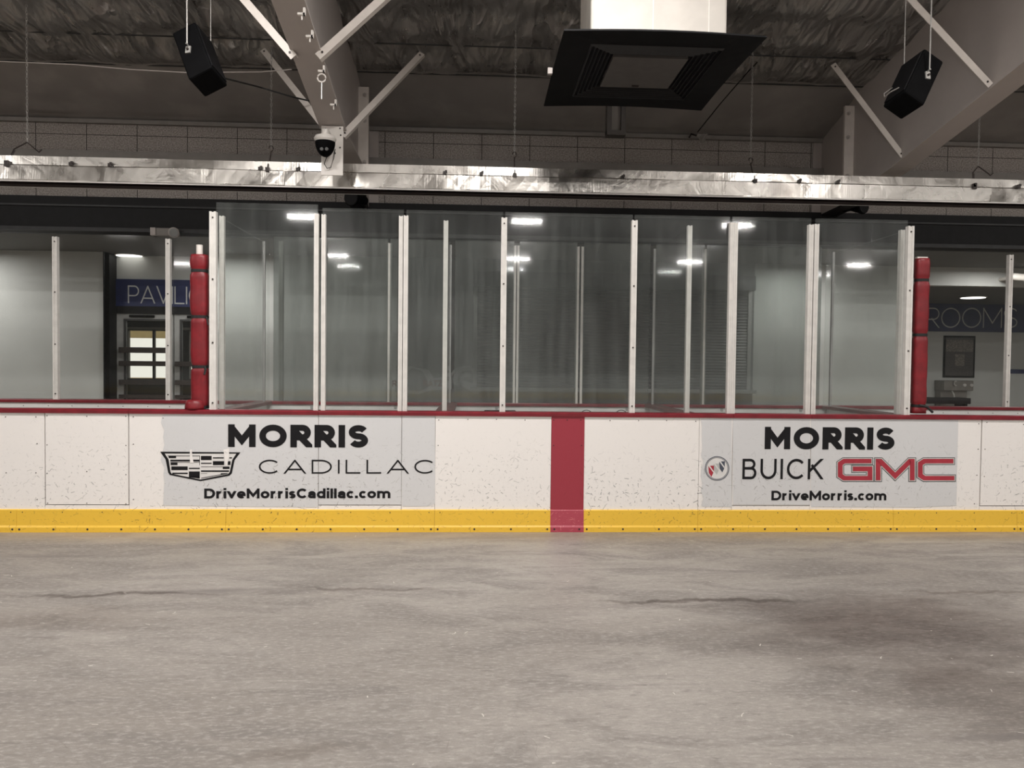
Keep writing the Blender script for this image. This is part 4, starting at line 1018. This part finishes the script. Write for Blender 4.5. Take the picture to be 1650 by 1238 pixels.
xl, xr_ = at(-400, 270, YH0).x, at(2030, 270, YH0).x
bx(xl, xr_, YH0+.02, YH1-.02, zb0+.02, zb0+.03).build('opening_sheet', M['heater_dark'], o, label='dark maroon sheet filling the heater opening')  # dark sheet drawn for the dark opening between the lips
MB().tube([(xl, 1.39, zb0+.0), (xr_, 1.39, zb0+.0)], .025, 10).build('emitter_tube', M['heater_dark'], o)
bx(xl, xr_, YH1-.008, YH1+.012, zb0-.014, zb0+.002).build('rear_lip', M['alu'], o)
bx(xl, xr_, YH0-.006, YH0+.006, zb0-.010, zb0+.004).build('front_lip', M['alu'], o)
for p in (114, 177, 419, 480, 717, 776, 1004, 1289, 1351, 1571, 1643):
    c = at(p, 262, YH0); c.z = zm+.005
    q = MB().box(c.x-.018, c.x+.014, YH0-.01, YH0+.05, c.z-.012, c.z+.02).box(c.x+.0, c.x+.022, YH0-.012, YH0+.05, c.z+.01, c.z+.03); q.build('clip', M['bolt'], o)
# small studs on the reflector
for p in (250/5, 810/5, 940/5, 1320/5): pass

def chain(px, py_top, label, vee):
    c = at(px, 262, YH0+.06); x = at(px, 240, 1.36).x; ztop = roof_z(1.36)-.02; z = zt1+.14
    o = empty('hanging_chain', (x, 1.36, z), label, 'chain', 'chains holding the heater')
    q = MB(); step = .034; i = 0
    zz_ = z+.05
    while zz_ < ztop:
        ax = Vector((1,0,0)) if i % 2 else Vector((0,1,0))
        q.tube([Vector((x, 1.36, zz_))+ax*(.009*math.cos(t))+Vector((0,0,.022*math.sin(t))) for t in [2*math.pi*j/8 for j in range(9)]], .0028, 4, False)
        zz_ += step; i += 1
    q.build('links', M['galv'], o)
    if vee:
        q = MB().tube([(x-.13, YH0+.03, zt1-.06), (x-.10, 1.30, z-.06), (x, 1.36, z+.03), (x+.10, 1.34, z-.05), (x+.13, 1.34, z-.075), (x+.16, 1.34, z-.045)], .007, 6)
        q.tube([(x-.12, YH0+.03, zt1-.06), (x-.09, 1.30, z-.07)], .006, 6)
        q.box(x-.15, x-.11, YH0-.01, YH0+.05, zt1-.12, zt1-.06)
    else:
        q = MB().tube([(x+.028*math.cos(a)*.8, 1.36, z+.03+.03*math.sin(a)) for a in [-.5*math.pi+j*1.5*math.pi/10 for j in range(11)]], .006, 6)
        q.tube([(x, 1.36, z), (x, 1.30, zt1+.02), (x, YH0+.02, zt1-.03), (x, YH0-.002, zt1-.09)], .007, 6)
        q.box(x-.02, x+.02, YH0-.02, YH0+.03, zm-.02, zm+.02)
    q.build('hook', M['bolt'], o)
chain(44, 68, 'chain at the far left holding the heater by a wire vee', True)
chain(437, 110, 'chain behind the left flange brace holding the heater', False)
chain(829, 95, 'chain left of the black ceiling diffuser', False)
chain(1210, 110, 'chain right of the black ceiling diffuser', False)
chain(1577, 190, 'chain at the far right holding the heater by a wire vee', True)

# ================================================================== CEILING DIFFUSER AND DUCT
Wd = 1.55
s1 = 332/Wd; dep = F/s1
cA = EYE + ray(1074, 54)*(dep/ray(1074, 54).dot(FW)); zD = cA.z
xD0 = atz(908, 54, zD).x; xD1 = atz(1240, 56, zD).x; yD0 = (atz(908, 54, zD).y+atz(1240, 56, zD).y)/2; yD1 = (atz(880, 172, zD).y+atz(1140, 178, zD).y)/2
o = empty('ceiling_diffuser', ((xD0+xD1)/2, (yD0+yD1)/2, zD), 'big square black air diffuser hanging below the pale duct', 'diffuser')
cx, cy = (xD0+xD1)/2, (yD0+yD1)/2; hx, hy = (xD1-xD0)/2, (yD1-yD0)/2
def frustum(q, a, za, b, zb):       # square ring from half-scale a to b
    v = [(cx+sx*hx*s, cy+sy*hy*s, z) for (s, z) in ((a, za), (b, zb)) for sx, sy in ((-1,-1),(1,-1),(1,1),(-1,1))]
    return q.add(v, [(i, (i+1) % 4, 4+(i+1) % 4, 4+i) for i in range(4)])
q = MB(); n = 8
# outer skirt, slightly bowed edges
def edge(s, z, bow):
    pts = []
    for sx0, sy0, sx1, sy1 in ((-1,-1,1,-1),(1,-1,1,1),(1,1,-1,1),(-1,1,-1,-1)):
        for i in range(n):
            t = i/n; pts.append(Vector((cx+hx*s*(sx0+(sx1-sx0)*t), cy+hy*s*(sy0+(sy1-sy0)*t), z+bow*math.sin(math.pi*t))))
    return pts
def ringface(q, A_, B_):
    m_ = len(A_); q.add(A_+B_, [(i, (i+1) % m_, m_+(i+1) % m_, m_+i) for i in range(m_)])
ringface(q, edge(1.0, zD, .02), edge(.70, zD+.015, 0)); ringface(q, edge(.70, zD+.015, 0), edge(.40, zD+.05, 0)); ringface(q, edge(.40, zD+.05, 0), edge(.40, zD+.10, 0)); ringface(q, edge(1.0, zD+.012, .02), edge(.60, zD+.10, 0)); ringface(q, edge(.60, zD+.10, 0), edge(.40, zD+.10, 0)); ringface(q, edge(1.0, zD, .02), edge(1.0, zD+.012, .02))
q.build('hood', M['black_hood'], o)
for k in range(6):
    q = MB(); s0 = .69-k*.046; zk = zD+.002+k*.005
    frustum(q, s0, zk+.014, s0-.012, zk); frustum(q, s0-.012, zk, s0-.018, zk+.002); frustum(q, s0-.018, zk+.002, s0-.022, zk+.022); frustum(q, s0-.022, zk+.022, s0, zk+.014)
    q.build('louver_ring', M['louver'], o)
bx(cx-hx*.40, cx+hx*.40, cy-hy*.40, cy+hy*.40, zD+.02, zD+.045).build('centre_panel', M['hood_panel'], o, label='grey centre panel')
bx(cx-.03, cx+.03, cy+hy*.33, cy+hy*.35, zD+.008, zD+.02).build('latch', M['bolt'], o)
bx(xD0-.045, xD0-.005, cy-.02, cy+.02, zD-.01, zD+.04).build('bracket', M['steel'], o)
dy = yD0+.31; dx0, dx1 = at(952, 30, dy).x, at(1172, 30, dy).x
o2 = empty('supply_duct', ((dx0+dx1)/2, dy+.5, zD+.2), 'pale square supply duct dropping from the roof onto the black diffuser', 'duct')
bx(dx0, dx1, dy, dy+.62, zD+.105, roof_z(dy+.62)-.03).build('duct_wrap', M['duct'], o2, bevel=.02)
for f_ in (.06, .45, .86):
    x = dx0+(dx1-dx0)*f_; bx(x, x+.008, dy-.004, dy, zD+.12, roof_z(dy)-.1).build('seam_tape', M['white_metal'], o2)
# dark return box behind
yq = 1.9; A, B = at(978, 213, yq), at(1009, 168, yq)
o = empty('hanging_duct_box', ((A.x+B.x)/2, yq, A.z), 'narrow dark channel hanging below the far edge of the black diffuser', 'duct')
bx(A.x, A.x+.055, yq, yq+.12, A.z, roof_z(2.0)-.05).build('side_rail', M['hood_panel'], o)
bx(B.x-.055, B.x, yq, yq+.12, A.z, roof_z(2.0)-.05).build('side_rail', M['hood_panel'], o)
bx(A.x+.055, B.x-.055, yq+.05, yq+.10, A.z+.02, roof_z(2.0)-.05).build('back_panel', M['girt'], o)
bx(A.x, B.x, yq-.01, yq+.13, A.z-.03, A.z+.025).build('bottom_bar', M['hood_panel'], o)
# loose wires under the roof
def wire(pts, Y, r_, label, mat='steel'):
    q = MB().tube([at(a, b, Y) for a, b in pts], r_, 5); q.build('roof_wire', M[mat], label=label, cat='wire')
wire([(-60, 97), (0, 99), (120, 104), (210, 112), (300, 117), (420, 116), (470, 112)], 1.0, .005, 'thin pale wire sagging behind the upper left speaker')
wire([(1262, 30), (1234, 86), (1205, 116), (1160, 168), (1124, 213)], 2.0, .006, 'thin black wire slanting down to the little flood light', 'black')
# little flood light
c = at(1130, 221, YW-.35)
o = empty('flood_light', (c.x, YW-.2, c.z), 'tiny silver flood light on the wall top right of the dark channel', 'light')
MB().lathe(c, [(.02, -.06), (.03, -.02), (.075, .05), (.07, .055)], 14, (.75, -.3, -.5)).build('reflector', M['galv'], o)
MB().tube([c+Vector((-.03,.03,.02)), c+Vector((-.08, .2, .10)), Vector((c.x-.08, YW-.05, c.z+.08))], .012, 6).build('arm', M['bolt'], o)

# ================================================================== HANGING SPEAKERS
def speaker(A0, l, w_, d_, nrm, face, label, bracket_px, r2):
    A0, l, w_, d_ = Vector(A0), Vector(l), Vector(w_), Vector(d_); nrm = Vector(nrm).normalized()
    lo = min((A0+l*a+w_*b+d_*c_).z for a in (0,1) for b in (0,1) for c_ in (0,1))
    ctr = A0+(l+w_+d_)*.5
    o = empty('hanging_speaker', (ctr.x, ctr.y, lo), label, 'speaker', 'hanging speakers')
    q = MB(); q.add([A0, A0+w_, A0+w_+l, A0+l, A0+d_, A0+w_+d_, A0+w_+l+d_, A0+l+d_], [(0,1,2,3),(7,6,5,4),(0,4,5,1),(1,5,6,2),(2,6,7,3),(3,7,4,0)])
    q.build('cabinet', M['black'], o, bevel=.016)
    g0, ga, gb, gn = face                                  # grille on one side of the cabinet
    g0, ga, gb = Vector(g0), Vector(ga), Vector(gb)
    MB().prism([g0+ga*.06+gb*.06, g0+ga*.94+gb*.06, g0+ga*.94+gb*.94, g0+ga*.06+gb*.94], Vector(gn).normalized()*.008).build('grille', M['black_hood'], o)
    f0 = A0 if nrm.dot(ctr-A0) < 0 else A0+l+w_+d_
    r = ray(*bracket_px); b = EYE+r*((f0-EYE).dot(nrm)/r.dot(nrm))
    u = RT; v = nrm.cross(u).normalized(); v = v if v.z > 0 else -v; u = v.cross(nrm).normalized()
    bk = MB().prism([b-u*.022-v*.032, b+u*.022-v*.032, b+u*.022+v*.032, b-u*.022+v*.032], nrm*.012).build('bracket', M['galv'], o)
    MB().lathe(b+nrm*.012, [(.010, 0), (.010, .014)], 8, nrm).build('bolt', M['bolt'], bk)
    MB().lathe(b+nrm*.012+v*.036, [(.006, 0), (.006, .03)], 8, nrm).build('eye_bolt', M['galv'], bk)
    MB().tube([b+nrm*.03+v*.036, Vector((b.x+nrm.x*.03, b.y+nrm.y*.03, roof_z(b.y)-.06))], .006, 6).build('rod', M['galv'], o)
    r2 = A0+w_*r2[0]+l*r2[1]+d_*r2[2]; MB().tube([r2, Vector((r2.x, r2.y, roof_z(r2.y)-.06))], .004, 6).build('rod', M['galv'], o)
    return o
A0, l_, w_, d_ = map(Vector, ((-2.5685, -.3112, 4.2895), (.2017, -.1754, -.4432), (.1963, -.0181, .0965), (.055, .2345, -.0678)))
sp1 = speaker(A0, l_, w_, d_, -d_, (A0+w_, l_, d_, w_), 'black hanging speaker at upper left, leaning left', (304, 81), (1, 0.02, .95))
p0 = A0+w_*.9+l_*.8+d_*.95
MB().tube([p0, at(420, 141, 1.0), at(470, 156, 1.0), Vector((xfl-.02, 1.25, at(520, 172, 1.25).z))], .008, 6).build('cable', M['strap'], sp1)
A0, l_, w_, d_ = map(Vector, ((3.8007, -.2277, 4.2555), (-.232, -.1069, -.4164), (.0466, -.2624, .0414), (.1825, .0157, -.1057)))
sp2 = speaker(A0, l_, w_, d_, w_, (A0, l_, w_, -d_), 'black hanging speaker at upper right, leaning right', (1494, 122), (0.05, 0, .05))
e = -d_.normalized()
MB().tube([A0+l_*.62+w_*.15+e*.01, A0+l_*.80+w_*.10+e*.05, A0+l_*.93+w_*.25+e*.05, A0+l_*.90+w_*.5+e*.05, A0+l_*.78+w_*.6+e*.01], .005, 6).build('cable', M['girt'], sp2)

# horns under the heater
def horn(px, py, Y, label, ax, yaw_w):
    c = at(px, py, Y)
    o = empty('horn_speaker', (c.x, Y, c.z-.1), label, 'speaker', 'horn speakers')
    MB().lathe(c, [(.11, 0), (.115, -.02), (.085, -.10), (.05, -.2), (.055, -.30), (.03, -.32)], 18, ax).build('horn', M['black'], o)
    MB().lathe(c+Vector(ax).normalized()*.002, [(.10, 0), (.10, .004)], 18, ax).build('mouth', M['fascia'], o)
    e = c-Vector(ax).normalized()*.25
    MB().tube([e, Vector((e.x, (e.y+YW)/2, e.z)), Vector((e.x, YW-.04, e.z-.06))], .02, 8).build('bracket', M['fascia_lit'], o)
horn(566, 318, 2.9, 'black horn speaker below the heater at the left frame', (-.45, -.9, -.05), 0)
horn(1392, 331, 3.0, 'black horn speaker below the heater at the right frame', (.45, -.9, -.05), 0)
